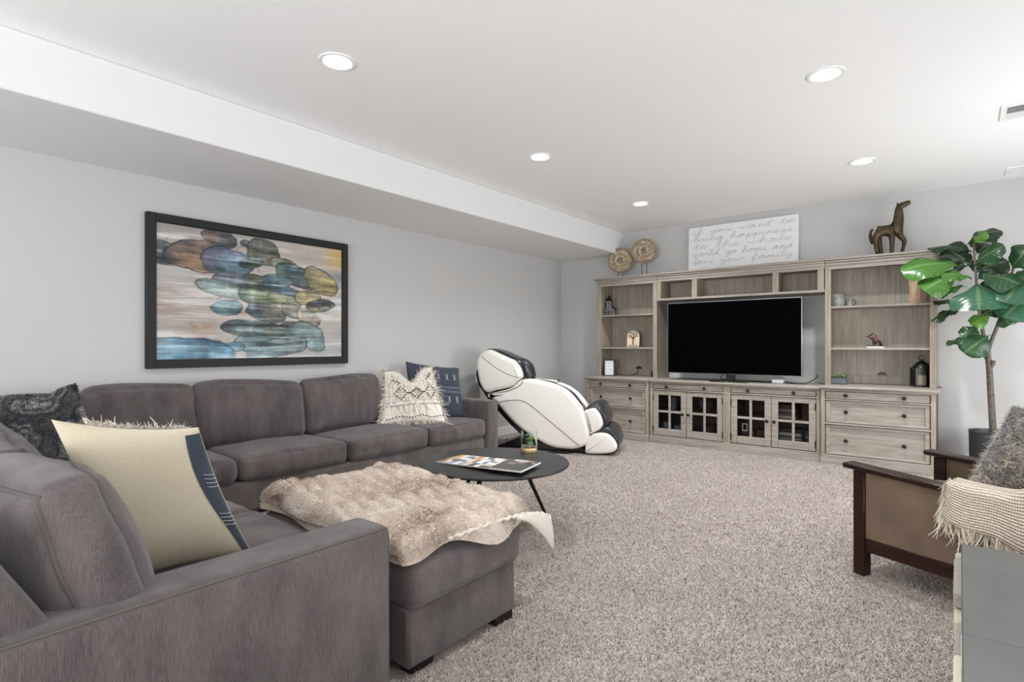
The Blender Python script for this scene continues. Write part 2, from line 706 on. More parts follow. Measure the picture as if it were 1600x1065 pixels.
# ------------------------------------------------------------------ the room
XL, XR, YB, YF, ZC = -4.69, 1.55, 6.98, -2.3, 2.75
SX, SZ = -3.64, 2.44
struct(MB().box(XL - .1, XR + .1, YF - .1, YB + .1, -0.12, 0).build('floor', M_carpet, smooth=False))
struct(MB().box(XL - .1, XR + .1, YF - .1, YB + .1, ZC, ZC + .12).build('ceiling', M_ceil, smooth=False))
struct(MB().box(XL - .12, XL, YF - .1, YB + .1, 0, ZC).build('wall_left', M_wall, smooth=False))
struct(MB().box(XL, XR + .12, YB, YB + .12, 0, ZC).build('wall_back', M_wall, smooth=False))
struct(MB().box(XL, SX, YF, YB, SZ, ZC - .001, 0.006).build('trim_1', M_soff, smooth=False))
mb = MB()                      # right wall with two glazed openings
mb.box(XR, XR + .12, YF, -0.05, 0, ZC).box(XR, XR + .12, 1.95, 3.65, 0, ZC).box(XR, XR + .12, 6.25, YB, 0, ZC)
mb.box(XR, XR + .12, -0.05, 1.95, 2.35, ZC).box(XR, XR + .12, -0.05, 1.95, 0, 0.15)
mb.box(XR, XR + .12, 3.65, 6.25, 2.1, ZC).box(XR, XR + .12, 3.65, 6.25, 0, 0.3)
struct(mb.build('wall_right', M_wall, smooth=False))
mb = MB()
mb.box(XL, -3.55, YF - .12, YF, 0, ZC).box(0.75, XR, YF - .12, YF, 0, ZC)
mb.box(-3.55, 0.75, YF - .12, YF, 2.3, ZC).box(-3.55, 0.75, YF - .12, YF, 0, 0.4)
struct(mb.build('wall_front', M_wall, smooth=False))


def window_frame(name, x0, x1, y0, y1, z0, z1, along):
    mb = MB()
    w = 0.05
    if along == 'Y':
        mb.box(x0, x1, y0, y0 + w, z0, z1).box(x0, x1, y1 - w, y1, z0, z1).box(x0, x1, y0 + w, y1 - w, z0, z0 + w).box(x0, x1, y0 + w, y1 - w, z1 - w, z1)
        mb.box(x0, x1, (y0 + y1) / 2 - w / 2, (y0 + y1) / 2 + w / 2, z0 + w, z1 - w)
    else:
        mb.box(x0, x0 + w, y0, y1, z0, z1).box(x1 - w, x1, y0, y1, z0, z1).box(x0 + w, x1 - w, y0, y1, z0, z0 + w).box(x0 + w, x1 - w, y0, y1, z1 - w, z1)
        mb.box((x0 + x1) / 2 - w / 2, (x0 + x1) / 2 + w / 2, y0, y1, z0 + w, z1 - w)
    return struct(mb.build(name, M_white, smooth=False))


window_frame('window_1', XR + .02, XR + .055, 3.65, 6.25, 0.3, 2.1, 'Y')
window_frame('window_2', XR + .02, XR + .055, -0.05, 1.95, 0.15, 2.35, 'Y')
window_frame('window_3', -3.55, 0.75, YF - .1, YF - .05, 0.4, 2.3, 'X')
struct(MB().box(XL, XL + .015, YF, YB, 0, 0.115, 0.004).build('baseboard_left', M_white, smooth=False))
struct(MB().box(XL + .015, XR, YB - .015, YB, 0, 0.115, 0.004).build('baseboard_back', M_white, smooth=False))

# recessed ceiling lights
LP = [(-2.673, 1.767, 'recessed ceiling light nearest the camera in the row beside the soffit'),
      (-2.712, 3.721, 'recessed ceiling light in the middle of the row beside the soffit'),
      (-2.741, 5.643, 'recessed ceiling light beside the soffit farthest back, above the massage chair end'),
      (-0.603, 3.628, 'recessed ceiling light nearest the camera on the right side of the ceiling'),
      (-0.647, 5.537, 'recessed ceiling light on the right, just in front of the console wall'),
      (-0.58, 1.70, 'recessed ceiling light above the near right seat, out of the picture')]
first = None
for i, (x, y, lb) in enumerate(LP):
    if first is None:
        t = thing('recessed_light', lb, 'ceiling light', (x, y, ZC), 'recessed ceiling lights')
        first = t
        MB().lathe([(0.100, ZC), (0.098, ZC - .006), (0.088, ZC - .009), (0.074, ZC - .004), (0.072, ZC - .0015)], x, y, 40, cap=False).build('trim_ring', M_white, t)
        MB().lathe([(0.0735, ZC - .001), (0.070, ZC - .0045), (0.04, ZC - .006), (0.002, ZC - .0065)], x, y, 40).build('lens', M_lamp, t)
    else:
        dup(first, (x, y, ZC), lb)
    sp = bpy.data.lights.new('ceiling_spot', 'SPOT')
    sp.energy, sp.spot_size, sp.spot_blend, sp.shadow_soft_size, sp.color = (60 if y < 3 else 130 if y < 5 else 165), R(140), 0.9, 0.07, (0.955, 0.985, 1.0)
    so = bpy.data.objects.new('ceiling_spot', sp)
    so.location = (x, y, ZC - .02)
    C.objects.link(so)

# ceiling vent (supply register), mostly beyond the right edge of the picture
t = thing('ceiling_vent', 'white metal air vent set in the ceiling at the right edge', 'vent', (0.36, 4.99, ZC))
mb = MB()
mb.box(.21, .51, 4.84, 4.875, ZC - .008, ZC, .003).box(.21, .51, 5.105, 5.14, ZC - .008, ZC, .003)
mb.box(.21, .245, 4.875, 5.105, ZC - .008, ZC, .003).box(.475, .51, 4.875, 5.105, ZC - .008, ZC, .003)
mb.build('frame', M_white, t, smooth=False)
MB().box(.245, .475, 4.875, 5.105, ZC - .002, ZC).build('backing', M_iron, t, smooth=False)
for k in range(9):
    y = 4.89 + k * .025
    MB().box(-.114, .114, -.011, .011, -.001, .001, M=TR((.36, y, ZC - .006), 35 if k < 5 else -35)).build('slat', M_vent, t, smooth=False)
t = thing('access_panel', 'flush white square access panel in the ceiling near the far right corner', 'panel', (0.49, 6.69, ZC))
MB().box(.335, .645, 6.56, 6.83, ZC - .004, ZC, .002).build('panel', M_ceil, t, smooth=False)
MB().box(.32, .335, 6.545, 6.845, ZC - .006, ZC).box(.645, .66, 6.545, 6.845, ZC - .006, ZC).box(.335, .645, 6.545, 6.56, ZC - .006, ZC).box(.335, .645, 6.83, 6.845, ZC - .006, ZC).build('frame', M_ceil, t, smooth=False)

# ------------------------------------------------------------------ sectional sofa
S = thing('sectional_sofa', 'taupe grey chenille L-shaped sectional sofa along the left wall with loose cushions', 'sofa', (-3.2, 1.6, 0))
FX, NY = -3.80, 1.24           # front plane of the far run, front plane of the near run
SH = 0.245                     # top of the upholstered base
# bases
MB().box(-4.60, FX, 0.10, 4.26, 0.035, SH, .02).build('base', M_sofa, S)
MB().box(FX, -1.60, 0.10, NY, 0.035, SH, .02).build('base', M_sofa, S)
MB().box(-4.5, FX - .05, 0.2, 4.2, 0, .05).box(-3.7, -1.66, 0.2, NY - .06, 0, .05).build('plinth', M_black, S)
# back frames
prof = [(-4.66, 0.03), (-4.66, .72), (-4.645, .77), (-4.60, .785), (-4.55, .775), (-4.51, .72), (-4.46, .30), (-4.46, .03)]
MB().prism(prof, 0.05, 4.24, .02).build('back_frame', M_sofa, S, ang=60)
pr2 = [(-.12, .03), (-.10, .76), (-.06, .82), (.0, .845), (.10, .835), (.165, .80), (.215, .74), (.285, .615), (.30, .58), (.31, .03)]
mb = MB()
Mr = Matrix(((0, 1, 0, 0), (1, 0, 0, 0), (0, 0, 1, 0), (0, 0, 0, 1)))     # swap x and y: profile runs along Y
mb.prism([(a, z) for a, z in pr2], -4.46, -1.46, .02, M=Mr)
mb.build('back_frame', M_sofa, S, ang=60)


def arm(x0, x1, y0, y1, z1, closed_front):
    M = TR(((x0 + x1) / 2, (y0 + y1) / 2, (z1 + .02) / 2))
    hx, hy, hz = (x1 - x0) / 2, (y1 - y0) / 2, (z1 - .02) / 2
    v, f, dfm, H, r_ = cushion(hx, hy, hz, .026, (.005, .0, .004), 11, .002, 5, (10, 12, 8))
    o = MB().add(v, f, M=M).build('arm', M_sofa, S, ang=80)
    n = 40
    if closed_front:        # round the front face
        P = perimeter(H, 0, 1, 16)
        MB().tube(dfm(P), .0045, 6, closed=True, M=M).build('piping', M_pipe, o)
    else:                   # along the outer top edge, then down the front edge
        a = np.stack([np.full(n, hx), np.linspace(-hy, hy, n), np.full(n, hz)], 1)
        c = np.stack([np.full(16, hx), np.full(16, hy), np.linspace(hz, -hz, 17)[1:]], 1)
        MB().tube(dfm(np.concatenate([a, c])), .0048, 6, M=M).build('piping', M_pipe, o)
    return o


arm(-4.63, -3.77, 4.265, 4.425, .61, True)          # far arm
arm(-1.585, -1.42, -0.06, 1.135, .605, False)       # near arm, beside the camera

# seat cushions, far run (front top edge piped) and near run
zc = (SH + .42) / 2
hz = (.42 - SH) / 2
for y0, y1, sd in [(1.755, 2.615, 1), (2.625, 3.475, 2), (3.485, 4.255, 3)]:
    soft_box('seat_cushion', M_sofa, S, TR((-4.12, (y0 + y1) / 2, zc)), .335, (y1 - y0) / 2, hz, .045, (.02, .004, .022), sd, .006, 8, pipe_axis=2, pipe_r=.0035)
soft_box('seat_cushion', M_sofa, S, TR((-4.12, 1.02, zc)), .335, .725, hz, .06, (.015, .02, .02), 4, .006, 8, pipe_axis=2, pipe_r=.0035)
for x0, x1, sd in [(-3.78, -2.58, 5), (-2.565, -1.595, 6)]:
    soft_box('seat_cushion', M_sofa, S, TR(((x0 + x1) / 2, (.24 + NY + .02) / 2, zc)), (x1 - x0) / 2, (NY + .02 - .24) / 2, hz, .045, (.004, .015, .02), sd, .005, 7, pipe_axis=2, pipe_r=.0035)

# back cushions, far run: three, leaning on the wall side
for y0, y1, z1, sd, rx in [(1.03, 1.705, .875, 11, 1.0), (1.715, 2.565, .865, 12, -1.2), (2.575, 3.385, .885, 13, 1.2)]:
    h = (z1 - .40) / 2
    soft_box('back_cushion', M_sofa, S, TR((-4.425, (y0 + y1) / 2, .41 + h), rx, -8), .085, (y1 - y0) / 2 + .004, h, .066, (.060, .012, .026), sd, .019, 5.0, n=(7, 26, 20), pipe_axis=0, pipe_r=.0038, pucker=.004)
soft_box('back_cushion', M_sofa, S, TR((-4.425, .62, .64), 0, -8), .085, .38, .235, .05, (.04, .01, .015), 14, .009, 8, n=(5, 14, 12), pipe_axis=0, pipe_r=.0038)
# back cushions, near run: the one by the arm bulges over the arm, the next one slumps
Mc = TR((-1.88, .375, .635), 16, -5, 2)
soft_box('back_cushion', M_sofa, S, Mc, .39, .075, .235, .045, (.03, .075, .03), 21, .013, 8, n=(34, 10, 28), pipe_axis=1, pipe_r=.0062, pmat=M_pipe, pucker=.007)
Mc = TR((-2.76, .40, .63), 16, 2, -2)
soft_box('back_cushion', M_sofa, S, Mc, .46, .085, .245, .04, (.02, .08, .02), 22, .016, 8, n=(30, 8, 24), pipe_axis=1, pipe_r=.005, pmat=M_pipe, pucker=.008)
Mc = TR((-3.72, .40, .62), 16, 0, 1)
soft_box('back_cushion', M_sofa, S, Mc, .44, .085, .235, .04, (.02, .07, .02), 23, .012, 8, n=(16, 6, 14), pipe_axis=1, pipe_r=.005, pmat=M_pipe)

# ottoman pushed against the near run
O = thing('ottoman', 'taupe grey upholstered ottoman with a cushion top under the fur blanket, pushed against the sofa', 'ottoman', (-2.05, 1.55, 0))
MB().box(-2.50, -1.50, 1.275, 1.88, 0.035, .255, .015).build('base', M_sofa, O)
mb = MB()
for x, y in [(-2.45, 1.31), (-1.58, 1.31), (-2.45, 1.76), (-1.565, 1.76)]:
    mb = MB().box(x, x + .055, y, y + .11, 0, .045, .004)
    mb.build('foot', M_black, O)
soft_box('cushion', M_sofa, O, TR((-1.995, 1.575, .335)), .525, .315, .085, .045, (.012, .012, .012), 31, .004, 7, pipe_axis=2, pipe_r=.004)

# ------------------------------------------------------------------ coffee table
T = thing('coffee_table', 'low round black coffee table with slim splayed legs in front of the sofa', 'table', (-2.36, 2.735, 0))
MB().lathe([(.02, .405), (.45, .405), (.478, .411), (.485, .420), (.482, .428), (.470, .430), (.01, .430)], -2.36, 2.735, 72).build('tabletop', plain('matte_black_top', (30, 28, 27), .42, var=(5, (25, 23, 22))), T, ang=25)
for k, ang in enumerate((77, 167, 289)):
    dx, dy = math.cos(R(ang)), math.sin(R(ang))
    MB().tube([(-2.36 + .22 * dx, 2.735 + .22 * dy, .405), (-2.36 + .44 * dx, 2.735 + .44 * dy, 0.002)], [.016, .0105], 12).build('leg', M_blackmetal, T)
    MB().box(-.05, .05, -.03, .03, .399, .405, .001, M=TR((-2.36 + .22 * dx, 2.735 + .22 * dy, 0), 0, 0, ang)).build('bracket', M_blackmetal, T)
#@@PART3@@
# ------------------------------------------------------------------ media console: base units
YBK = 6.97


def knob(x, y, z, parent):
    MB().lathe([(.004, 0), (.006, .012), (.005, .016), (.014, .02), (.019, .028), (.014, .036), (.003, .039)], 0, 0, 14,
               M=Matrix.Translation((x, y, z)) @ Matrix.Rotation(R(90), 4, 'X')).build('knob', M_knob, parent)


def drawer(parent, x0, x1, z0, z1, yf, framed, knobs, kz):
    """drawer front; a framed one has a recessed panel inside a raised moulding"""
    mb = MB()
    if framed:
        w = .034
        mb.box(x0, x1, yf, yf + .02, z0, z0 + w * .6, .003).box(x0, x1, yf, yf + .02, z1 - w * .6, z1, .003)
        mb.box(x0, x0 + w, yf, yf + .02, z0 + w * .6, z1 - w * .6, .003).box(x1 - w, x1, yf, yf + .02, z0 + w * .6, z1 - w * .6, .003)
        o = mb.build('drawer', M_oak_h, parent)
        MB().box(x0 + w - .004, x1 - w + .004, yf + .014, yf + .02, z0 + w * .6 - .004, z1 - w * .6 + .004).build('panel', M_oak_h, o, smooth=False)
        MB().box(x0 + w, x1 - w, yf + .006, yf + .015, z1 - w * .6 - .007, z1 - w * .6).box(x0 + w, x1 - w, yf + .006, yf + .015, z0 + w * .6, z0 + w * .6 + .007).build('moulding', M_oak_h, o, smooth=False)
        ky = yf + .015
    else:
        o = mb.box(x0, x1, yf, yf + .02, z0, z1, .003).build('drawer', M_oak_h, parent)
        ky = yf + .001
    for kx in knobs:
        knob(kx, ky, kz, o)
    return o


def base_unit(name, label, x0, x1, yf, ztop, ol=.030, orr=.030):
    """case, plinth, worktop and stiles of one floor unit; yf is its front plane"""
    t = thing(name, label, 'cabinet', ((x0 + x1) / 2, (yf + YBK) / 2, 0))
    mb = MB()
    mb.box(x0, x0 + .02, yf + .03, YBK, .09, ztop - .03).box(x1 - .02, x1, yf + .03, YBK, .09, ztop - .03)
    mb.box(x0 + .02, x1 - .02, YBK - .015, YBK, .09, ztop - .03).box(x0 + .02, x1 - .02, yf + .03, YBK - .015, .09, .11)
    mb.build('case', M_oak_dark, t, smooth=False)
    mb = MB()
    mb.box(x0 - .25 * ol, x1 + .25 * orr, yf - .01, YBK, 0, .075, .004).box(x0 - .1 * ol, x1 + .1 * orr, yf - .004, YBK, .075, .092, .004)
    mb.build('plinth', M_oak_h, t)
    mb = MB()
    mb.box(x0 - ol, x1 + orr, yf - .032, YBK, ztop - .024, ztop, .006)
    mb.box(x0 - .6 * ol, x1 + .6 * orr, yf - .018, YBK, ztop - .036, ztop - .024, .004)
    mb.build('worktop', M_oak_h, t)
    return t


def rail(parent, x0, x1, yf, z0, z1):
    MB().box(x0, x1, yf - .004, yf + .03, z0, z1, .003).build('rail', M_oak_h, parent)


def stile(parent, x0, x1, yf, z0, z1):
    mb = MB().box(x0, x1, yf, yf + .03, z0, z1, .002)
    w = x1 - x0
    if w > .03:
        for q in (.3, .5, .7):          # raised reeds of the pilaster
            mb.box(x0 + w * q - .004, x0 + w * q + .004, yf - .003, yf + .001, z0 + .02, z1 - .02, .001)
    mb.build('stile', M_oak_v, parent)


def drawer_unit(name, label, x0, x1, yf, ztop, ol, orr):
    t = base_unit(name, label, x0, x1, yf, ztop, ol, orr)
    q = ztop - .775
    stile(t, x0, x0 + .038, yf, .092, ztop - .036)
    stile(t, x1 - .038, x1, yf, .092, ztop - .036)
    xa, xb = x0 + .041, x1 - .041
    rail(t, x0, x1, yf, .634 + q, .645 + q)
    rail(t, x0 + .038, x1 - .038, yf, .392 + q, .410 + q)
    rail(t, x0, x1, yf, ztop - .050, ztop - .036)
    ks = (x0 + .22, x1 - .235)
    drawer(t, xa + .003, xb - .003, .650 + q, .720 + q, yf + .007, False, ks, .687 + q)
    drawer(t, xa + .003, xb - .003, .415 + q, .629 + q, yf + .007, True, ks, .523 + q)
    drawer(t, xa + .003, xb - .003, .098, .387 + q, yf + .007, True, ks, .240 + q)
    return t


drawer_unit('drawer_unit', 'grey oak drawer unit at the left end of the console, behind the massage chair', -3.835, -2.962, 6.30, .775, .030, .003)
drawer_unit('drawer_unit', 'grey oak drawer unit at the right end of the console, beside the plant', -1.092, -.168, 6.30, .778, .003, .030)

# centre unit with two drawers and four glazed doors
CF, CT = 6.33, .766
cu = base_unit('glazed_cabinet', 'wide grey oak centre cabinet with four glazed doors under the television', -2.955, -1.099, CF, CT, .003, .003)
for a, b2 in [(-2.953, -2.918), (-2.070, -1.992), (-1.136, -1.101)]:
    stile(cu, a, b2, CF, .092, CT - .036)
rail(cu, -2.955, -1.099, CF, .643, .656)
rail(cu, -2.955, -1.099, CF, CT - .048, CT - .036)
drawer(cu, -2.912, -2.076, .661, .714, CF + .007, False, (-2.735, -2.279), .689)
drawer(cu, -1.986, -1.142, .661, .714, CF + .007, False, (-1.80, -1.345), .689)
MB().box(-2.93, -1.12, CF + .05, 6.93, .372, .392).build('inner_shelf', M_oak_dark, cu, smooth=False)
MB().box(-2.05, -2.01, CF + .03, 6.93, .11, .70).build('divider', M_oak_dark, cu, smooth=False)


def glazed_door(x0, x1, hinge):
    z0, z1, y = .101, .638, CF + .007
    w, wb, wt = .064, .082, .052
    mb = MB().box(x0, x0 + w, y, y + .022, z0, z1, .003).box(x1 - w, x1, y, y + .022, z0, z1, .003)
    mb.box(x0 + w, x1 - w, y, y + .022, z0, z0 + wb, .003).box(x0 + w, x1 - w, y, y + .022, z1 - wt, z1, .003)
    d = mb.build('door', M_oak_h, cu)
    xm, zm = (x0 + x1) / 2, .388
    MB().box(xm - .013, xm + .013, y + .002, y + .02, z0 + wb, z1 - wt, .003).box(x0 + w, xm - .013, y + .002, y + .02, zm - .013, zm + .013, .003).box(xm + .013, x1 - w, y + .002, y + .02, zm - .013, zm + .013, .003).build('glazing_bar', M_oak_h, d)
    for a, b2 in ((x0 + w, xm - .013), (xm + .013, x1 - w)):
        for c, e2 in ((z0 + wb, zm - .013), (zm + .013, z1 - wt)):
            MB().box(a, b2, y + .013, y + .016, c, e2).build('pane', M_glass, d, smooth=False)
    knob(x1 - .035 if hinge < 0 else x0 + .03, y + .001, .372, d)
    hx = x0 + .003 if hinge < 0 else x1 - .003
    for hz_ in (.175, .555):
        MB().tube([(hx, y - .006, hz_ - .035), (hx, y - .006, hz_ + .035)], .005, 8).build('hinge', M_knob, d)


glazed_door(-2.912, -2.500, -1)
glazed_door(-2.494, -2.076, 1)
glazed_door(-1.986, -1.570, -1)
glazed_door(-1.564, -1.142, 1)

# ------------------------------------------------------------------ hutches and bridge standing on the base units
HF = 6.58


def cornice(t, x0, x1, yf, zt, left):
    mb = MB()
    for o_, f_, za, zb2, bv in ((.035, .045, .022, 0, .004), (.022, .028, .045, .022, .006), (.010, .012, .075, .045, .004)):
        mb.box(x0 - (o_ if left else 0), x1 + (0 if left else o_), yf - f_, YBK, zt - za, zt - zb2, bv)
    mb.build('cornice', M_oak_h, t)


def hutch(label, x0, x1, z0, hole=True, backmat=None):
    zt = 2.09
    t = thing('open_hutch', label, 'shelf unit', ((x0 + x1) / 2, (HF + YBK) / 2, z0))
    for a, b2 in ((x0, x0 + .022), (x1 - .022, x1)):
        MB().box(a, b2, HF + .02, YBK - .012, z0, zt - .05).build('side_panel', M_oak_v, t, smooth=False)
    stile(t, x0, x0 + .052, HF, z0, zt - .07)
    stile(t, x1 - .052, x1, HF, z0, zt - .07)
    MB().box(x0 + .052, x1 - .052, HF, HF + .02, zt - .115, zt - .07, .003).build('top_rail', M_oak_h, t)
    bp = MB()
    xm = (x0 + x1) / 2
    bp.box(x0, x1, YBK - .012, YBK, z0, zt - .05).box(x0 + .02, x1 - .02, YBK - .03, YBK - .012, z0, z0 + .085, .002)
    bp.build('back_panel', M_oak_back, t, smooth=False)
    # cable hole above the low back rail
    pts = [(xm - .045, z0 + .092)] + [(xm + .045 * math.cos(PI - PI * k / 12), z0 + .092 + .036 * math.sin(PI * k / 12)) for k in range(13)]
    MB().prism(pts[1:], YBK - .0135, YBK - .011).build('cable_hole', M_black, t, smooth=False)
    for z in (1.160, 1.592):
        MB().box(x0 + .023, x1 - .023, HF + .012, YBK - .013, z - .02, z, .003).build('shelf', M_oak_h, t)
    MB().box(x0, x1, HF + .02, YBK - .012, zt - .075, zt - .05).build('top_panel', M_oak_h, t, smooth=False)
    cornice(t, x0, x1, HF, zt, x0 < -2)
    return t


hutch('open grey oak hutch with two shelves on the left drawer unit', -3.835, -2.975, .775)
hutch('open grey oak hutch on the right drawer unit, partly behind plant leaves', -1.100, -.170, .778)

Bx0, Bx1 = -2.973, -1.102
t = thing('shelf_bridge', 'grey oak bridge shelf with three cubby holes spanning above the television', 'shelf', (-2.03, 6.77, 1.745))
MB().box(Bx0 + .001, Bx1 - .001, HF - .006, YBK - .012, 1.745, 1.772, .004).build('bottom_shelf', M_oak_h, t)
MB().box(Bx0 + .001, Bx1 - .001, HF + .01, YBK - .012, 2.0, 2.02).build('top_panel', M_oak_h, t, smooth=False)
MB().box(Bx0, Bx1, YBK - .012, YBK, 1.745, 2.04).build('back_panel', M_oak_back, t, smooth=False)
for a, b2 in ((Bx0 + .001, Bx0 + .048), (-2.525, -2.39), (-1.615, -1.54), (-1.170, Bx1 - .001)):
    w = min(b2 - a, .06)
    stile(t, a, a + w, HF, 1.772, 2.0)
    MB().box(a, a + .02, HF + .03, YBK - .012, 1.772, 2.0).build('partition', M_oak_v, t, smooth=False)
MB().box(Bx0 + .001, Bx1 - .001, HF - .004, HF + .03, 1.985, 2.03, .003).build('top_rail', M_oak_h, t)
mb = MB()
mb.box(Bx0, Bx1, HF - .048, YBK, 2.070, 2.093, .004).box(Bx0, Bx1, HF - .031, YBK, 2.047, 2.070, .006).box(Bx0, Bx1, HF - .015, YBK, 2.016, 2.047, .004)
mb.build('cornice', M_oak_h, t)

# ------------------------------------------------------------------ television and what lies beside it
M_screen = plain('dark_screen_glass', (1, 1, 2), .5)
nt = M_screen.node_tree
nt.nodes['Principled BSDF'].inputs['Specular IOR Level'].default_value = 0.02
t = thing('television', 'large flat black television with a thin silver rim, standing under the bridge', 'television', (-2.05, 6.5, .766))
MB().box(-2.800, -1.300, 6.505, 6.535, .850, 1.703, .003).build('housing', M_steel, t)
MB().box(-2.791, -1.309, 6.502, 6.506, .857, 1.694).build('screen', M_screen, t, smooth=False)
MB().box(-2.092, -2.008, 6.53, 6.575, .78, 1.15, .01).build('neck', M_black, t)
MB().box(-2.25, -1.85, 6.39, 6.66, .766, .778, .003).build('stand_base', M_black, t)
MB().box(-2.095, -2.005, 6.50, 6.53, .778, .852, .003).build('stand_neck', M_black, t)
tag(MB().box(-1.62, -1.50, 6.56, 6.66, .766, .812, .01).build('set_top_box', plain('white_plastic', (226, 228, 232), .35), None), 'small white electronic box on the console top under the television', 'box')
pts = spline([(-1.50, 6.62, .785), (-1.40, 6.60, .771), (-1.30, 6.57, .772), (-1.24, 6.62, .80), (-1.20, 6.72, .84), (-1.22, 6.80, .86)], 8)
tag(MB().tube(pts, .005, 6).build('power_cable', M_black), 'black cable curling on the console top right of the white box', 'cable')
pts = spline([(-1.62, 6.62, .785), (-1.70, 6.56, .772), (-1.78, 6.60, .785), (-1.84, 6.70, .772), (-2.16, 6.75, .775), (-2.22, 6.70, .80), (-2.15, 6.66, .86)], 8)
tag(MB().tube(pts, .005, 6).build('power_cable', M_black), 'black cable lying behind the television stand', 'cable')

# ------------------------------------------------------------------ ornaments on the console
# tin church lantern
M_tin = plain('dull_tin', (118, 116, 113), .55, .3, var=(30, (92, 90, 88)))
t = thing('church_lantern', 'small grey metal church ornament with a dark spire on the top left shelf', 'ornament', (-3.74, 6.74, 1.592))
Mx = TR((-3.74, 6.74, 1.592), 0, 0, 14)
MB().box(-.032, .032, -.04, .03, 0, .20, .002, M=Mx).build('tower', M_tin, t)
MB().prism([(-.075, 0), (.075, 0), (.075, .085), (.0, .145), (-.075, .085)], -.02, .10, .002, M=Mx).build('nave', M_tin, t)
mb = MB()
mb.prism([(-.085, .083), (.0, .152), (.085, .083), (.080, .079), (.0, .143), (-.080, .079)], -.028, .11, 0, M=Mx)
v = [(-.042, -.05, .20), (.042, -.05, .20), (.042, .04, .20), (-.042, .04, .20), (0, -.005, .285)]
mb.add(v, [(0, 1, 4), (1, 2, 4), (2, 3, 4), (3, 0, 4), (3, 2, 1, 0)], M=Mx)
mb.build('roof', M_iron, t, smooth=False)
mb = MB()
for cx_, cz, w, h in [(0, .03, .017, .045), (0, .115, .011, .011), (0, .165, .010, .016), (-.053, .05, .011, .013), (.053, .05, .011, .013)]:
    yy = -.042 if cx_ == 0 else -.022
    mb.prism([(cx_ + w * math.cos(a), cz + h * math.sin(a)) for a in np.linspace(0, 2 * PI, 14, endpoint=False)], yy, yy + .004, M=Mx)
mb.build('window_opening', M_black, t, smooth=False)
t = thing('small_box', 'small dark box left of the metal church ornament', 'box', (-3.785, 6.84, 1.592))
MB().box(-3.812, -3.775, 6.80, 6.84, 1.592, 1.665, .003).build('body', M_iron, t)
MB().box(-3.813, -3.774, 6.799, 6.841, 1.665, 1.672, .002).build('lid', M_black, t)

# arched plaque with a tree
t = thing('arched_plaque', 'small cream arched plaque with a painted brown tree on the middle left shelf', 'plaque', (-3.40, 6.76, 1.16))
Mp = TR((-3.40, 6.77, 1.161), -7, 0, 8)
arch = [(-.092, 0), (.092, 0), (.092, .15)] + [(.092 * math.cos(a), .15 + .085 * math.sin(a)) for a in np.linspace(.15, PI - .15, 14)] + [(-.092, .15)]
MB().prism(arch, 0, .02, .003, M=Mp).build('board', plain('dark_wood_edge', (72, 56, 44), .6), t)
MB().prism([(x * .93, .007 + z * .95) for x, z in arch], -.002, .003, M=Mp).build('face', plain('cream_paint', (234, 222, 198), .6, var=(26, (216, 194, 164))), t)
mb = MB()
mb.tube([(0, -.004, .035), (.002, -.004, .09), (0, -.004, .13)], [.010, .007, .004], 6, M=Mp)
rr = random.Random(4)
for k in range(9):
    a = PI * (.08 + .84 * k / 8)
    L = rr.uniform(.055, .08)
    mb.tube([(0, -.004, .10), (.5 * L * math.cos(a), -.004, .13 + .4 * L * math.sin(a)), (L * math.cos(a), -.004, .13 + L * math.sin(a))], [.003, .0022, .001], 5, M=Mp)
mb.build('tree_motif', plain('brown_paint', (112, 62, 40), .6), t)
mb = MB()
for k in range(46):
    a, q = rr.uniform(0, PI), rr.uniform(.03, .083)
    x, z, w = q * math.cos(a), .135 + .95 * q * math.sin(a), rr.uniform(.003, .0055)
    mb.box(x - w, x + w, -.0035, -.002, z - w, z + w, M=Mp)
mb.build('leaf_motif', plain('olive_paint', (96, 98, 84), .6), t, smooth=False)
mb = MB()
for k in range(12):
    x = -.068 + .0122 * k
    mb.box(x - .0035, x + .0035, -.0035, -.002, .016, .016 + rr.choice((.010, .014)), M=Mp)
mb.build('lettering', plain('brown_lettering', (70, 50, 40), .6), t, smooth=False)

# box lantern with white lettered panels
t = thing('box_lantern', 'small black framed box lantern with white lettered panels on the console at far left', 'lantern', (-3.70, 6.68, .775))
Ml = TR((-3.70, 6.68, .775), 0, 0, 24)
mb = MB()
q = .062
for sx in (-1, 1):
    for sy in (-1, 1):
        mb.box(sx * q - .007, sx * q + .007, sy * q - .007, sy * q + .007, 0, .215, .001, M=Ml)
mb.box(-q - .01, q + .01, -q - .01, q + .01, 0, .014, .002, M=Ml).box(-q - .01, q + .01, -q - .01, q + .01, .205, .218, .002, M=Ml)
mb.build('frame', M_black, t, smooth=False)
M_panel = plain('white_lantern_panel', (232, 233, 236), .6)
for ang_ in (0, 90, 180, 270):
    Mq = Ml @ Matrix.Rotation(R(ang_), 4, 'Z')
    p = MB().box(-q + .006, q - .006, -q - .001, -q + .002, .014, .205, M=Mq).build('panel', M_panel, t, smooth=False)
    mb = MB()
    for k in range(8):
        z = .186 - k * .021
        x = -.044
        while x < .036:
            w = rr.uniform(.008, .02)
            mb.box(x, min(x + w, .046), -q - .002, -q - .001, z - .0035, z + .0035, M=Mq)
            x += w + .006
    mb.build('lettering', plain('grey_lettering', (120, 122, 126), .7), p, smooth=False)
pts = spline([(-3.66, 6.74, .781), (-3.55, 6.74, .781), (-3.46, 6.80, .785), (-3.40, 6.90, .815), (-3.41, 6.95, .868)], 8)
MB().tube(pts, .004, 6).build('cord', M_black, t)

# small potted succulent at the right of the left hutch
M_leafy = plain('succulent_green', (84, 112, 74), .5, var=(40, (60, 84, 58)))
M_pale = plain('succulent_pale', (172, 180, 140), .5, var=(40, (112, 128, 88)))


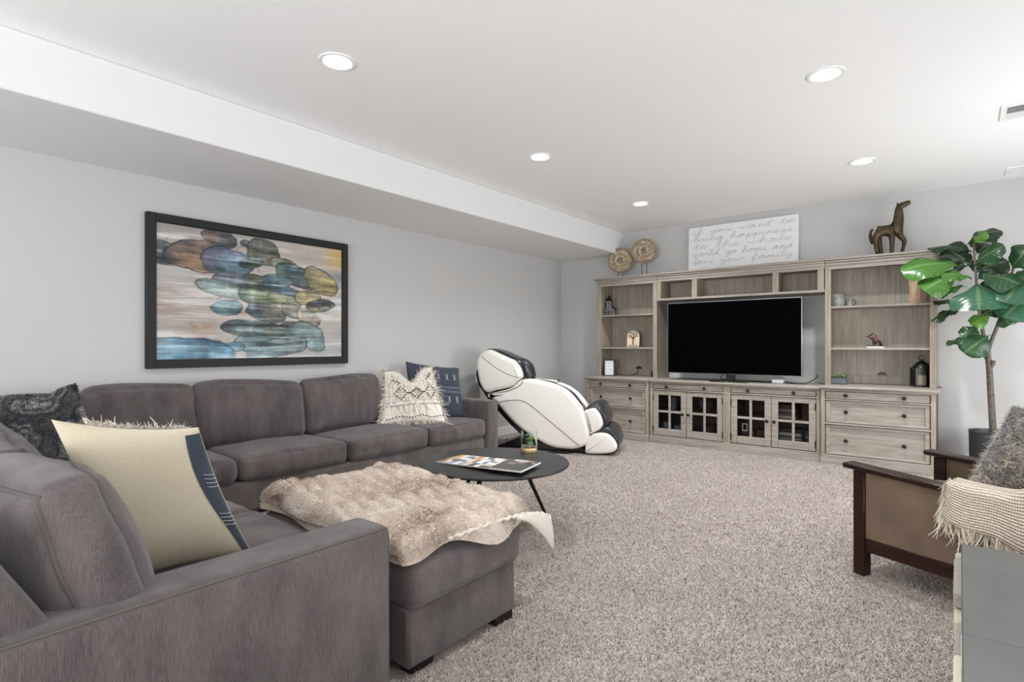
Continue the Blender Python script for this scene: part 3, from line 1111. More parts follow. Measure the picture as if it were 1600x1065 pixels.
def rosette(mb, x, y, z, r, n, seed, tilt=.7, M=None):
    g = random.Random(seed)
    for k in range(n):
        a = 2 * PI * k / n + g.uniform(-.2, .2)
        el = g.uniform(.25, 1.2) * tilt
        L = r * g.uniform(.75, 1.1)
        d = np.array([math.cos(a) * math.cos(el), math.sin(a) * math.cos(el), math.sin(el)])
        p = np.array([x, y, z])
        mb.tube([p, p + d * L * .45, p + d * L * .8, p + d * L], [.10 * L, .19 * L, .13 * L, .01 * L], 6, M=M, flat=.5)


t = thing('potted_succulent', 'tiny green succulent in a dark round pot at the right end of the left hutch', 'plant', (-3.075, 6.70, .775))
MB().lathe([(.026, .775), (.032, .835), (.034, .838), (.030, .838), (.028, .825), (.002, .825)], -3.075, 6.70, 20).build('pot', M_black, t)
mb = MB(); rosette(mb, -3.075, 6.70, .83, .06, 12, 3, 1.1); mb.build('foliage', M_leafy, t)

# trough of succulents
t = thing('succulent_planter', 'small grey trough planter of pale green succulents at the left of the right hutch', 'plant', (-.985, 6.66, .778))
mb = MB().box(-1.06, -.915, 6.625, 6.695, .778, .784).box(-1.06, -.915, 6.625, 6.631, .778, .845, .001).box(-1.06, -.915, 6.689, 6.695, .778, .845, .001)
mb.box(-1.06, -1.054, 6.631, 6.689, .778, .845, .001).box(-.921, -.915, 6.631, 6.689, .778, .845, .001)
mb.build('trough', plain('slate_grey', (92, 96, 104), .6), t, smooth=False)
MB().box(-1.054, -.921, 6.631, 6.689, .784, .836).build('soil', M_iron, t, smooth=False)
for k, x in enumerate((-1.035, -1.005, -.972, -.94)):
    mb = MB(); rosette(mb, x, 6.66 + .008 * (-1) ** k, .838, .062 - .006 * (k % 2), 13, 20 + k, 1.0); mb.build('succulent', M_pale if k % 2 == 0 else M_leafy, t)

# two carved stone elephants
M_stone = plain('grey_soapstone', (150, 150, 148), .45, var=(14, (86, 84, 82)))
M_stone_d = plain('dark_soapstone', (72, 70, 69), .45, var=(30, (52, 50, 49)))


def skin(name, mat, parent, nodes, edges, root=0, sub=2):
    """one continuous skinned body; nodes: (x, y, z, radius)"""
    me = bpy.data.meshes.new(name)
    org = np.array(ORG.get(parent.name, (0, 0, 0))) if parent else np.zeros(3)
    me.from_pydata([tuple(np.array(n_[:3]) - org) for n_ in nodes], edges, [])
    me.materials.append(mat)
    o = bpy.data.objects.new(name, me)
    C.objects.link(o)
    o.parent = parent
    ORG[o.name] = tuple(org)
    md = o.modifiers.new('skin', 'SKIN')
    md.use_smooth_shade = True
    for i, n_ in enumerate(nodes):
        r_ = n_[3]
        me.skin_vertices[0].data[i].radius = (r_, r_) if np.isscalar(r_) else r_
    me.skin_vertices[0].data[root].use_root = True
    sb = o.modifiers.new('smooth', 'SUBSURF')
    sb.levels = sb.render_levels = sub
    return o


t = thing('stoneware_pot', 'squat grey ringed stoneware pot at the left of the top right shelf', 'pot', (-1.005, 6.72, 1.592))
prof = [(.002, 1.592), (.064, 1.592)]
for k in range(24):
    z = 1.597 + .115 * k / 23
    prof.append((.068 + .009 * math.sin(PI * k / 23) + .0016 * math.sin(k * 2.4), z))
prof += [(.062, 1.722), (.050, 1.727), (.048, 1.722), (.046, 1.66), (.002, 1.655)]
MB().lathe(prof, -1.005, 6.72, 36).build('body', M_stone, t)
MB().lathe([(.030, 1.66), (.049, 1.660), (.049, 1.724), (.040, 1.7245), (.002, 1.720)], -1.005, 6.72, 28, cap=False).build('lid', M_stone_d, t)
t = thing('stoneware_mug', 'small dark grey mug with a loop handle, right of the squat grey pot', 'mug', (-.895, 6.70, 1.592))
prof = [(.002, 1.592), (.028, 1.592), (.031, 1.60), (.032, 1.65), (.030, 1.662), (.026, 1.662), (.027, 1.60), (.002, 1.598)]
MB().lathe(prof, -.895, 6.70, 28).build('body', M_stone, t)
MB().tube(spline([(-.868, 6.695, 1.652), (-.848, 6.692, 1.657), (-.838, 6.690, 1.64), (-.838, 6.690, 1.610), (-.850, 6.692, 1.600), (-.868, 6.695, 1.602)], 5), .0055, 8).build('handle', M_stone_d, t)

# driftwood vase
M_drift = wood('split_driftwood', (136, 106, 86), (190, 160, 136), (214, 190, 168), 'Z', .7, 1.6)
t = thing('driftwood_block', 'upright split piece of pale brown wood on the top right shelf behind the big leaf', 'ornament', (-.31, 6.73, 1.592))
v = []
prof = [(0, .070), (.05, .071), (.12, .074), (.19, .075), (.25, .066), (.29, .050), (.31, .03)]
mb = MB()
rows = []
for z, r in prof:
    rows.append([(-.31 + r * (1 + .14 * math.sin(3 * a + z * 9) + .05 * math.sin(9 * a)) * math.cos(a) - .02 * z / .3, 6.74 + .62 * r * (1 + .10 * math.cos(5 * a + z * 7)) * math.sin(a), 1.592 + z * (1 + .03 * math.sin(2 * a))) for a in np.linspace(0, 2 * PI, 33)])
mb.grid(np.array(rows), flip=True)
mb.add([np.mean(rows[-1][:-1], 0)] + rows[-1][:-1], [(0, i, i % 32 + 1) for i in range(1, 33)])
mb.add(rows[0][:-1], [tuple(range(32))[::-1]])
mb.build('block', M_drift, t)

# small red and black group on a white base
t = thing('rider_figurine', 'tiny red and black horse and rider on a white base, middle right shelf', 'figurine', (-.667, 6.72, 1.16))
MB().box(-.745, -.590, 6.69, 6.75, 1.16, 1.174, .003).build('plinth', M_white, t)
M_red = plain('red_brown_glaze', (128, 66, 62), .4, var=(60, (70, 36, 34)))
nd = [(-.668, 6.72, 1.228, .019), (-.636, 6.72, 1.225, .019), (-.69, 6.72, 1.245, .013), (-.708, 6.72, 1.262, .010), (-.722, 6.72, 1.252, .006), (-.618, 6.72, 1.205, .007), (-.612, 6.72, 1.18, .005)]
ed = [(0, 1), (0, 2), (2, 3), (3, 4), (1, 5), (5, 6)]
for lx, yy, p in [(-.69, 6.71, 0), (-.672, 6.73, 0), (-.636, 6.71, 1), (-.626, 6.73, 1)]:
    i = len(nd); nd += [(lx, yy, 1.20, .007), (lx + .006, yy, 1.178, .006)]; ed += [(p, i), (i, i + 1)]
skin('horse', plain('dark_glaze', (44, 30, 29), .35), t, nd, ed)
skin('rider', M_red, t, [(-.664, 6.72, 1.246, .013), (-.668, 6.72, 1.272, .012), (-.668, 6.72, 1.287, .005), (-.668, 6.72, 1.300, .009), (-.69, 6.706, 1.262, .005), (-.652, 6.70, 1.222, .006)], [(0, 1), (1, 2), (2, 3), (1, 4), (0, 5)])
MB().tube(spline([(-.745, 6.715, 1.268), (-.72, 6.712, 1.282), (-.70, 6.71, 1.297), (-.685, 6.71, 1.302)], 4), [.002] + [.0065] * 10 + [.003, .002], 6).build('banner', M_iron, t)
mb = MB()
for k in range(7):
    mb.lathe([(.002, 1.174), (.009, 1.176), (.008, 1.184), (.002, 1.188)], -.735 + k * .022, 6.72 + .01 * (-1) ** k, 8)
mb.build('ground_rocks', M_iron, t)

# black candle lantern
t = thing('candle_lantern', 'black metal candle lantern with a cream candle at the right end of the console', 'lantern', (-.29, 6.74, .778))
Ml = TR((-.29, 6.73, .778), 0, 0, 22)
mb = MB().box(-.075, .075, -.075, .075, 0, .018, .003, M=Ml).box(-.075, .075, -.075, .075, .172, .188, .003, M=Ml)
for sx in (-1, 1):
    for sy in (-1, 1):
        mb.box(sx * .066 - .008, sx * .066 + .008, sy * .066 - .008, sy * .066 + .008, .018, .172, M=Ml)
mb.build('frame', M_black, t, smooth=False)
for k, (x, y, a) in enumerate([(0, -.066, 0), (.066, 0, 90), (-.066, 0, 90), (0, .066, 0)]):
    MB().box(-.058, .058, -.001, .001, .018, .172, M=Ml @ TR((x, y, 0), 0, 0, a)).build('pane', M_glass, t, smooth=False)
MB().lathe([(.08, .188), (.062, .215), (.042, .235), (.024, .248), (.016, .252), (.014, .268), (.002, .272)], M=Ml, n=24).build('roof', M_black, t)
MB().tube([(.026 * math.cos(a), 0, .285 + .022 * math.sin(a)) for a in np.linspace(0, 2 * PI, 20, endpoint=False)], .003, 6, closed=True, M=Ml).build('ring', M_black, t)
tag(MB().lathe([(.002, 0), (.040, 0), (.040, .095), (.034, .098), (.002, .094)], M=Ml @ TR((0, 0, .018)), n=24).build('candle', plain('cream_wax', (214, 200, 168), .5)), 'thick cream candle inside the black lantern', 'candle')

# ------------------------------------------------------------------ on top of the hutches
M_disc = plain('carved_ivory', (206, 192, 166), .6, var=(34, (120, 100, 76)), bmp=(40, .6, .006))
M_disc2 = plain('carved_ochre', (172, 146, 112), .6, var=(40, (96, 80, 64)), bmp=(40, .6, .006))


def disc(label, x, y, zc_, r):
    t = thing('disc_stand', label, 'ornament', (x, y, 2.09), 'carved discs on stands')
    Md = Matrix.Translation((x, y, zc_)) @ Matrix.Rotation(R(20), 4, 'Z') @ Matrix.Rotation(R(90), 4, 'X')
    b_ = MB().lathe([(r * .2, -.012), (r * .97, -.012), (r, -.004), (r, .006), (r * .93, .013), (r * .82, .010), (r * .70, .018), (r * .62, .012), (r * .60, .016), (r * .36, .022), (r * .28, .016), (r * .22, .016), (r * .2, .002)], n=48, M=Md, cap=False).build('disc', M_disc, t)
    for ring, rad, nn, s in ((0, .90, 30, .075), (1, .49, 16, .085)):
        mb = MB()
        for k in range(nn):
            a = 2 * PI * k / nn
            px, py = r * rad * math.cos(a), r * rad * math.sin(a)
            mb.lathe([(s * r, .010), (s * r * .8, .020), (s * r * .2, .024)], px, py, 8, M=Md, cap=False)
        mb.build('carved_ring', M_disc2, b_)
    MB().lathe([(r * .205, -.014), (r * .205, .012), (r * .18, .014), (.001, .012)], n=20, M=Md, cap=False).build('boss', plain('aged_metal', (120, 112, 98), .5, .4), t)
    mb = MB()
    for sx in (-.03, .03):
        mb.tube([(x + sx, y - sx * -.36 + .012, zc_ - r * .9), (x + sx, y + sx * .36 + .012, 2.092)], .0045, 8)
    mb.build('leg', M_iron, t)
    MB().box(x - .07, x + .07, y - .035, y + .06, 2.09, 2.098, .002).build('foot_plate', M_iron, t)


disc('carved ivory disc on a low stand at the left end of the hutch top', -3.585, 6.76, 2.338, .172)
disc('carved ivory disc on a taller stand, right of and higher than the other disc', -3.255, 6.80, 2.437, .165)

# lettered canvas leaning on the wall
t = thing('lettered_canvas', 'long white canvas with grey handwritten verse above the television', 'sign', (-2.06, 6.93, 2.094))
Mc = TR((-2.06, 6.925, 2.096), -2.2)
MB().box(-.638, .638, -.016, .016, 0, .585, .003, M=Mc).build('canvas', plain('white_canvas', (238, 238, 238), .7), t)
GL = {
    'a': (1.15, [[(0, 0), (.55, .8), (.75, .9), (.4, 1), (.12, .55), (.25, .05), (.5, .1), (.78, .9), (.78, .2), (.95, 0), (1.15, .2)]]),
    'b': (1.0, [[(0, 0), (.3, 1), (.5, 2.1), (.32, 2.4), (.18, 1.6), (.16, .3), (.42, 0), (.75, .4), (.6, .9), (.42, .75), (1.0, .7)]]),
    'd': (1.15, [[(0, 0), (.7, .85), (.4, 1), (.1, .5), (.3, 0), (.6, .2), (.8, 1), (.92, 2.3), (.82, 1), (.9, .05), (1.15, .2)]]),
    'e': (.85, [[(0, .15), (.45, .45), (.6, .8), (.38, 1), (.14, .6), (.2, .1), (.5, 0), (.85, .2)]]),
    'f': (.9, [[(0, 0), (.4, 1), (.6, 2), (.42, 2.4), (.3, 1.6), (.24, 0), (.16, -1), (.36, -1.1), (.4, -.3), (.3, .1), (.9, .3)]]),
    'g': (1.05, [[(0, 0), (.7, .85), (.4, 1), (.1, .5), (.3, 0), (.62, .3), (.75, .9), (.7, -.6), (.4, -1.1), (.2, -.8), (.6, -.2), (1.05, .2)]]),
    'h': (1.05, [[(0, 0), (.35, 1.2), (.48, 2.2), (.28, 2.35), (.2, 1), (.15, 0), (.4, .8), (.64, .95), (.74, .5), (.8, .05), (1.05, .2)]]),
    'i': (.65, [[(0, 0), (.28, .9), (.28, .2), (.42, 0), (.65, .2)], [(.32, 1.4), (.34, 1.55)]]),
    'l': (.65, [[(0, 0), (.4, 1.2), (.5, 2.2), (.3, 2.4), (.2, 1.4), (.22, .2), (.42, 0), (.65, .2)]]),
    'm': (1.25, [[(0, .1), (.2, .9), (.2, 0), (.42, .85), (.58, .8), (.6, 0), (.82, .85), (.98, .8), (1.0, .05), (1.25, .2)]]),
    'n': (.95, [[(0, .1), (.2, .9), (.2, 0), (.48, .9), (.68, .8), (.7, .05), (.95, .2)]]),
    'o': (.95, [[(0, .1), (.42, .95), (.15, .7), (.14, .2), (.42, 0), (.7, .4), (.58, .95), (.44, .8), (.95, .75)]]),
    'p': (1.0, [[(0, .1), (.25, .9), (.18, -1.2), (.26, .5), (.55, 1), (.8, .6), (.6, .05), (.3, .1), (1.0, .2)]]),
    'r': (.85, [[(0, .1), (.25, 1.05), (.34, .85), (.58, .85), (.58, .2), (.85, .2)]]),
    's': (.8, [[(0, .1), (.38, 1.05), (.55, .5), (.44, .05), (.15, .1), (.8, .2)]]),
    't': (.8, [[(0, 0), (.38, 1), (.48, 1.9), (.38, .5), (.5, .05), (.8, .2)], [(.05, 1.3), (.95, 1.45)]]),
    'u': (.95, [[(0, .1), (.18, .9), (.18, .2), (.4, 0), (.7, .5), (.72, .9), (.72, .1), (.95, .2)]]),
    'v': (.9, [[(0, .5), (.2, .9), (.38, 0), (.62, .85), (.9, .75)]]),
    'w': (1.2, [[(0, .5), (.14, .9), (.25, .1), (.42, .1), (.54, .8), (.65, .1), (.84, .1), (.98, .85), (1.2, .75)]]),
    'y': (1.0, [[(0, .1), (.18, .9), (.24, .3), (.46, .2), (.72, .9), (.62, -.7), (.38, -1.1), (.24, -.8), (.68, -.1), (1.0, .2)]]),
    ',': (.3, [[(.12, .12), (.05, -.35)]]),
    ' ': (.9, []),
}
M_script = plain('grey_script_ink', (128, 128, 128), .7)
lines = [('if you want to', .492, 1.18), ('bring happiness', .400, 1.16), ('to the whole', .304, 1.16), ('world, go home and', .210, 1.16), ('love your family', .116, 1.16)]
for text, zb, wid in lines:
    tot = sum(GL[c][0] for c in text)
    sx = wid / tot
    sz = .034
    x = -wid / 2
    mb = MB()
    for c in text + ' ':
        adv, sts = GL[c]
        if c == ' ':
            mb.build('written_word', M_script, t)
            mb = MB()
        for st in sts:
            P = spline([(x + px * sx + pz * .010, -.0172, zb + pz * sz) for px, pz in st], 4)
            mb.tube(P, .0024, 5, M=Mc, flat=.3)
        x += adv * sx

# bronze animal statue
M_bronze = plain('patinated_bronze', (96, 82, 60), .42, .75, var=(14, (60, 52, 40)), bmp=(30, .35, .004))
t = thing('bronze_horse_statue', 'bronze long-necked horse statue with a raised foreleg on the right hutch top', 'statue', (-.55, 6.76, 2.09))
y = 6.76
nd = [(-.60, y, 2.352, .052), (-.660, y, 2.350, .054), (-.545, y, 2.350, .050), (-.490, y, 2.362, .066), (-.480, y, 2.440, .055), (-.476, y, 2.515, .043), (-.474, y, 2.578, .038), (-.440, y, 2.588, .033), (-.400, y, 2.604, .026), (-.378, y, 2.614, .022),
      (-.672, y - .026, 2.27, .031), (-.664, y - .028, 2.20, .022), (-.650, y - .028, 2.112, .020), (-.650, y + .028, 2.27, .031), (-.638, y + .030, 2.20, .022), (-.625, y + .030, 2.112, .020),
      (-.530, y - .026, 2.27, .028), (-.530, y - .028, 2.18, .021), (-.535, y - .028, 2.112, .020), (-.470, y + .026, 2.29, .030), (-.430, y + .028, 2.235, .023), (-.438, y + .028, 2.18, .016), (-.455, y + .028, 2.112, .017)]
ed = [(0, 1), (0, 2), (2, 3), (3, 4), (4, 5), (5, 6), (6, 7), (7, 8), (8, 9), (1, 10), (10, 11), (11, 12), (1, 13), (13, 14), (14, 15), (2, 16), (16, 17), (17, 18), (3, 19), (19, 20), (20, 21), (21, 22)]
skin('body', M_bronze, t, nd, ed, sub=2)
MB().tube(spline([(-.690, y, 2.375), (-.712, y, 2.36), (-.716, y, 2.30), (-.704, y, 2.24), (-.712, y, 2.215)], 6), [.012] * 10 + [.016] * 8 + [.012, .009, .006, .004, .003, .002, .002], 8).build('tail', M_bronze, t)
for sy in (-1, 1):
    MB().tube([(-.482, y + sy * .014, 2.582), (-.486, y + sy * .018, 2.602), (-.484, y + sy * .019, 2.618)], [.008, .008, .001], 8).build('ear', M_bronze, t)
mb = MB()
for (x, yy) in ((-.650, y - .026), (-.625, y + .028), (-.535, y - .026), (-.455, y + .026)):
    mb.lathe([(.019, 2.09), (.020, 2.097), (.014, 2.112)], x, yy, 12)
mb.build('hoof', M_bronze, t)
#@@PART4@@
# ------------------------------------------------------------------ things behind the glazed doors
rb = random.Random(11)


def flat_book(x, y, z, w, d, h, col, rot, label, group):
    t = thing('book', label, 'book', (x, y, z), group, rotz=R(rot))
    MB().box(-w / 2, w / 2, -d / 2, d / 2, 0, .003).box(-w / 2, w / 2, -d / 2, d / 2, h - .003, h).box(-w / 2, w / 2, -d / 2, -d / 2 + .003, .003, h - .003).build('cover', plain('book_cover', col, .5), t, smooth=False)
    MB().box(-w / 2 + .004, w / 2 - .004, -d / 2 + .003, d / 2 - .004, .003, h - .003).build('pages', M_pages, t, smooth=False)
    return t


M_pages = plain('paper_pages', (206, 200, 188), .8)
cols = [(118, 48, 44), (58, 44, 40), (132, 126, 120), (44, 48, 58), (96, 60, 44), (206, 204, 200), (60, 58, 56), (86, 40, 38), (150, 146, 140), (46, 42, 40)]
ORD = ['at the bottom of', 'second from the bottom in', 'third from the bottom in', 'fourth from the bottom in', 'fifth from the bottom in', 'sixth from the bottom in', 'on top of']
CN = ['red', 'brown', 'grey', 'slate blue', 'tan brown', 'white', 'dark grey', 'maroon', 'pale grey', 'black']


def stack(x, y, z, w, d, hs, cs, where, group):
    for k, h in enumerate(hs):
        o_ = ORD[6] if k == len(hs) - 1 else ORD[k]
        flat_book(x, y, z, w, d, h, cols[cs[k]], rb.uniform(-3, 3), CN[cs[k]] + ' book ' + o_ + ' the ' + where, group)
        z += h + .0005


stack(-1.47, 6.60, .393, .20, .15, (.024, .026, .018, .030, .022, .026), (5, 2, 7, 8, 0, 4), 'stack on the upper cabinet shelf', 'books on the upper cabinet shelf')
stack(-1.42, 6.60, .111, .22, .16, (.030, .022, .026, .020, .030, .024, .020), (5, 9, 8, 6, 5, 3, 9), 'tall stack on the cabinet floor', 'books on the cabinet floor')
stack(-1.215, 6.64, .111, .15, .15, (.026, .030, .022, .028, .024, .026), (9, 4, 6, 2, 1, 3), 'small stack at the cabinet end', 'books at the cabinet end')
t = thing('game_box', 'dark red upright box with white lettering on the upper shelf behind the rightmost door', 'box', (-1.24, 6.60, .393))
MB().box(-1.31, -1.20, 6.54, 6.72, .393, .585, .002).build('body', plain('dark_red_card', (74, 40, 36), .6), t, smooth=False)
mb = MB()
for k in range(6):
    mb.box(-1.232, -1.212, 6.538, 6.540, .415 + k * .026, .433 + k * .026)
mb.build('lettering', M_white, t, smooth=False)
for k, (x, z, w, h, c) in enumerate([(-1.86, .111, .14, .06, (70, 54, 44)), (-1.86, .171, .13, .05, (90, 70, 56)), (-1.70, .111, .15, .07, (52, 44, 40)), (-1.70, .181, .14, .06, (78, 58, 46))]):
    t = thing('storage_box', ['brown flat box at the bottom behind the third glazed door', 'tan flat box upon the brown box behind the third glazed door', 'dark flat box on the cabinet floor right of the brown box', 'brown lidded box upon the dark box'][k], 'box', (x, 6.6, z))
    MB().box(x - w / 2, x + w / 2, 6.54, 6.70, z, z + h * .7, .002).build('body', plain('card_brown', c, .6), t, smooth=False)
    MB().box(x - w / 2 - .003, x + w / 2 + .003, 6.537, 6.703, z + h * .7, z + h - .001, .002).build('lid', plain('card_lid', tuple(int(q * 1.15) for q in c), .6), t, smooth=False)
t = thing('photo_frame', 'small pale photo frame leaning behind the third glazed door', 'picture frame', (-1.875, 6.47, .23))
MB().box(-1.905, -1.895, 6.465, 6.475, .225, .31).box(-1.855, -1.845, 6.465, 6.475, .225, .31).box(-1.895, -1.855, 6.465, 6.475, .225, .237).box(-1.895, -1.855, 6.465, 6.475, .298, .31).build('frame', M_white, t, smooth=False)
MB().box(-1.895, -1.855, 6.472, 6.475, .237, .298).build('photo', M_iron, t, smooth=False)
MB().box(-1.90, -1.85, 6.475, 6.50, .231, .24).build('strut', M_iron, t, smooth=False)
M_clear, nt, b = newmat('clear_glass')
b.inputs['Base Color'].default_value = (0.95, 0.97, 0.97, 1)
b.inputs['Roughness'].default_value = 0.02
b.inputs['Transmission Weight'].default_value = 1.0
b.inputs['IOR'].default_value = 1.12
M_ware = plain('glassware_grey', (120, 128, 134), .12, .0, coat=.5)
for k, (x, y, z, r, h) in enumerate([(-2.80, 6.50, .111, .055, .13), (-2.67, 6.52, .111, .06, .10), (-2.56, 6.48, .111, .05, .14), (-2.74, 6.56, .393, .045, .15), (-2.58, 6.55, .393, .05, .13)]):
    t = thing('glass_vessel', ['tall grey glass at the left on the cabinet floor behind the first door', 'low wide grey glass bowl between the two tall ones behind the first door', 'tall grey glass at the right on the cabinet floor behind the first door', 'grey glass at the left on the upper shelf behind the first door', 'grey glass at the right on the upper shelf behind the first door'][k], 'glass', (x, y, z))
    MB().lathe([(.002, z), (r * .8, z), (r, z + h * .5), (r * .95, z + h), (r * .9, z + h), (r * .9, z + h * .5), (r * .7, z + .01), (.002, z + .01)], x, y, 20).build('bowl', M_ware, t)
t = thing('round_plate', 'dark round plate standing on the upper shelf behind the second door', 'plate', (-2.36, 6.6, .393))
MB().lathe([(.002, 0), (.06, 0), (.085, .012), (.083, .016), (.058, .005), (.002, .005)], n=32, M=TR((-2.36, 6.62, .479), 82)).build('plate', M_stone_d, t)
MB().box(-2.42, -2.30, 6.615, 6.66, .393, .402).build('stand', M_black, t, smooth=False)
t = thing('basket', 'dark round basket on the cabinet floor behind the second door', 'basket', (-2.32, 6.6, .111))
mb = MB()
for k in range(8):
    rr_ = .085 + .012 * math.sin(k / 7 * PI)
    mb.tube([(-2.32 + rr_ * math.cos(a), 6.60 + rr_ * math.sin(a), .120 + k * .016) for a in np.linspace(0, 2 * PI, 28, endpoint=False)], .009, 6, closed=True)
mb.build('weave', plain('dark_wicker', (64, 52, 44), .7), t)

# ------------------------------------------------------------------ massage chair
M_shell = plain('cream_leatherette', (228, 224, 217), .42, bmp=(220, .05, .002))
M_navy = plain('navy_black_leather', (24, 26, 36), .32, coat=.25)
M_seam = plain('shell_seam', (120, 116, 112), .6)
M_greyl = plain('grey_leather', (70, 72, 80), .4)
# local frame: +x is forward, the side towards the sofa lies at y = 0, the far side at y = .66
mc = thing('massage_chair', 'large cream and black massage chair with rounded side shells in the back left corner', 'armchair', (-3.02, 5.15, 0), rotz=R(22))
body = [(-1.235, .624), (-1.128, .658), (-1.0, .691), (-.929, .726), (-.859, .787), (-.769, .812), (-.652, .805), (-.557, .786), (-.463, .762), (-.383, .731), (-.316, .687), (-.263, .643), (-.178, .541), (-.133, .465), (-.1, .363), (-.081, .287), (-.074, .223), (-.081, .171), (-.107, .118), (-.146, .09), (-.211, .067), (-.29, .056), (-.423, .062), (-.503, .077), (-.584, .106), (-.693, .167), (-.804, .228), (-.971, .368), (-1.099, .506), (-1.185, .584)]
head = [(-1.359, .874), (-1.37, .942), (-1.362, 1.018), (-1.337, 1.073), (-1.286, 1.114), (-1.214, 1.137), (-1.113, 1.097), (-1.0, 1.047), (-.915, 1.008), (-.859, .935), (-.832, .868), (-.834, .825), (-.859, .800), (-.894, .767), (-.929, .732), (-1.0, .704), (-1.142, .674), (-1.257, .651), (-1.33, .751)]
body, head = spline(body, 3, True), spline(head, 3, True)
MB().prism(body, 0, .14, .05, 6).build('side_shell', M_shell, mc, ang=60)
MB().prism(body * [1, .965] - [.02, 0], .53, .66, .05, 6).build('side_shell', M_shell, mc, ang=60)
MB().prism(head, .008, .14, .05, 6).build('head_shell', M_shell, mc, ang=60)
MB().prism(head * [.97, .985] - [.06, 0], .42, .52, .05, 6).build('head_shell', M_shell, mc, ang=60)
rim = [(-1.30, .95), (-1.32, 1.08), (-1.28, 1.136), (-1.214, 1.146), (-1.095, 1.114), (-.962, 1.058), (-.90, 1.03), (-.86, .99), (-.835, .92), (-.82, .83), (-.84, .74), (-1.0, .66), (-1.2, .66), (-1.28, .78)]
MB().prism(spline(rim, 3, True), .10, .45, .04, 5).build('head_lining', M_navy, mc, ang=60)
for y0, y1, off in ((.19, .31, 0), (.315, .43, -.012)):
    pad = [(-.95, 1.01), (-.90, 1.035), (-.84, 1.012), (-.79, .965), (-.762, .90), (-.750, .84), (-.760, .795), (-.80, .77), (-.86, .79), (-.88, .87), (-.92, .96)]
    MB().prism(spline([(x + off, z) for x, z in pad], 3, True), y0, y1, .035, 5).build('headrest_pad', M_navy, mc, ang=60)
MB().prism(spline([(-.93, .965), (-.885, .955), (-.845, .89), (-.815, .82), (-.82, .79), (-.85, .785), (-.87, .84), (-.90, .91)], 3, True), .13, .19, .02, 4).build('shoulder_pad', M_greyl, mc, ang=60)
MB().prism(spline([(-1.10, 1.085), (-1.04, 1.08), (-.985, 1.055), (-.965, 1.025), (-1.0, 1.03), (-1.07, 1.055)], 3, True), .12, .22, .01, 3).build('rim_trim', plain('ivory_trim', (206, 200, 190), .4), mc, ang=60)
mb = MB()
for pts in ([(-1.091, .547), (-.971, .568), (-.873, .576), (-.789, .56), (-.707, .512), (-.557, .398), (-.395, .273), (-.263, .169), (-.178, .104)],
            [(-1.22, .633), (-.999, .672), (-.929, .696), (-.845, .738), (-.805, .79)]):
    mb.tube(spline([(x, -.001, z) for x, z in pts], 8), .0045, 6)
mb.tube(spline([(x, .007, z) for x, z in [(-1.30, 1.06), (-1.213, .995), (-1.098, .915), (-.971, .855), (-.860, .825)]], 8), .0035, 6)
mb.build('seam', M_seam, mc)
hull = [(-1.385, .90), (-1.392, .845), (-1.362, .73), (-1.271, .604), (-1.132, .443), (-.974, .285), (-.832, .165), (-.80, .25), (-1.003, .50), (-1.15, .62), (-1.30, .82), (-1.34, .92)]
MB().prism(hull, .06, .60, .02).build('back_hull', M_black, mc)
MB().prism(spline([(-1.2, .62), (-.95, .70), (-.85, .78), (-.72, .66), (-.60, .56), (-.45, .53), (-.28, .52), (-.18, .46), (-.12, .3), (-.25, .15), (-.5, .15), (-.85, .28), (-1.1, .52)], 3, True), .13, .54, .03, 4).build('seat_cushion', M_navy, mc, ang=60)
MB().prism(spline([(-.80, .775), (-.70, .778), (-.63, .760), (-.53, .735), (-.40, .680), (-.31, .615), (-.24, .525), (-.20, .47), (-.26, .46), (-.34, .55), (-.45, .63), (-.6, .69), (-.8, .70)], 3, True), .44, .545, .025, 4).build('armrest_pad', M_navy, mc, ang=60)
MB().box(-.055, .055, -.045, .045, -.01, .014, .008, M=TR((-.575, .50, .762), 0, 10)).build('control_panel', M_shell, mc)
MB().tube([(-.515, .50, .75), (-.513, .50, .79)], .006, 8).build('remote_holder', M_black, mc)
for nm, white, dark in (('calf_pod', [(-.131, .462), (-.086, .496), (-.021, .511), (.018, .48), (.056, .417), (.072, .34), (.043, .288), (-.015, .253), (-.073, .231), (-.092, .334)],
                         [(-.15, .46), (-.113, .495), (-.094, .532), (-.042, .553), (.010, .552), (.056, .521), (.094, .451), (.114, .374), (.094, .302), (.049, .268), (-.042, .236), (-.094, .22), (-.13, .33)]),
                        ('foot_pod', [(-.086, .192), (-.034, .233), (.031, .249), (.095, .248), (.145, .228), (.19, .186), (.219, .13), (.215, .079), (.171, .044), (.095, .026), (.018, .020), (-.105, .018), (-.122, .067), (-.112, .132)],
                         [(-.094, .194), (-.042, .240), (.023, .280), (.101, .306), (.171, .280), (.216, .211), (.231, .148), (.231, .096), (.203, .043), (.139, .012), (.01, .006), (-.11, .006), (-.13, .09)])):
    o = MB().prism(spline(dark, 3, True), .05, .60, .02, 4).build(nm, M_navy, mc, ang=60)
    MB().prism(spline(white, 3, True), .018, .10, .035, 5).build('side_panel', M_shell, o, ang=60)
    MB().prism(spline(white, 3, True), .55, .632, .035, 5).build('side_panel', M_shell, o, ang=60)
MB().prism([(-1.14, .003), (-1.14, .04), (-.85, .16), (-.62, .10), (-.45, .075), (-.23, .072), (-.13, .06), (-.12, .004)], .09, .57, .012).build('base', M_black, mc)
mb = MB()
for yy in (.03, .59):
    mb.box(-1.20, -.30, yy, yy + .04, .001, .03, .01)
mb.build('floor_rail', M_blackmetal, mc)

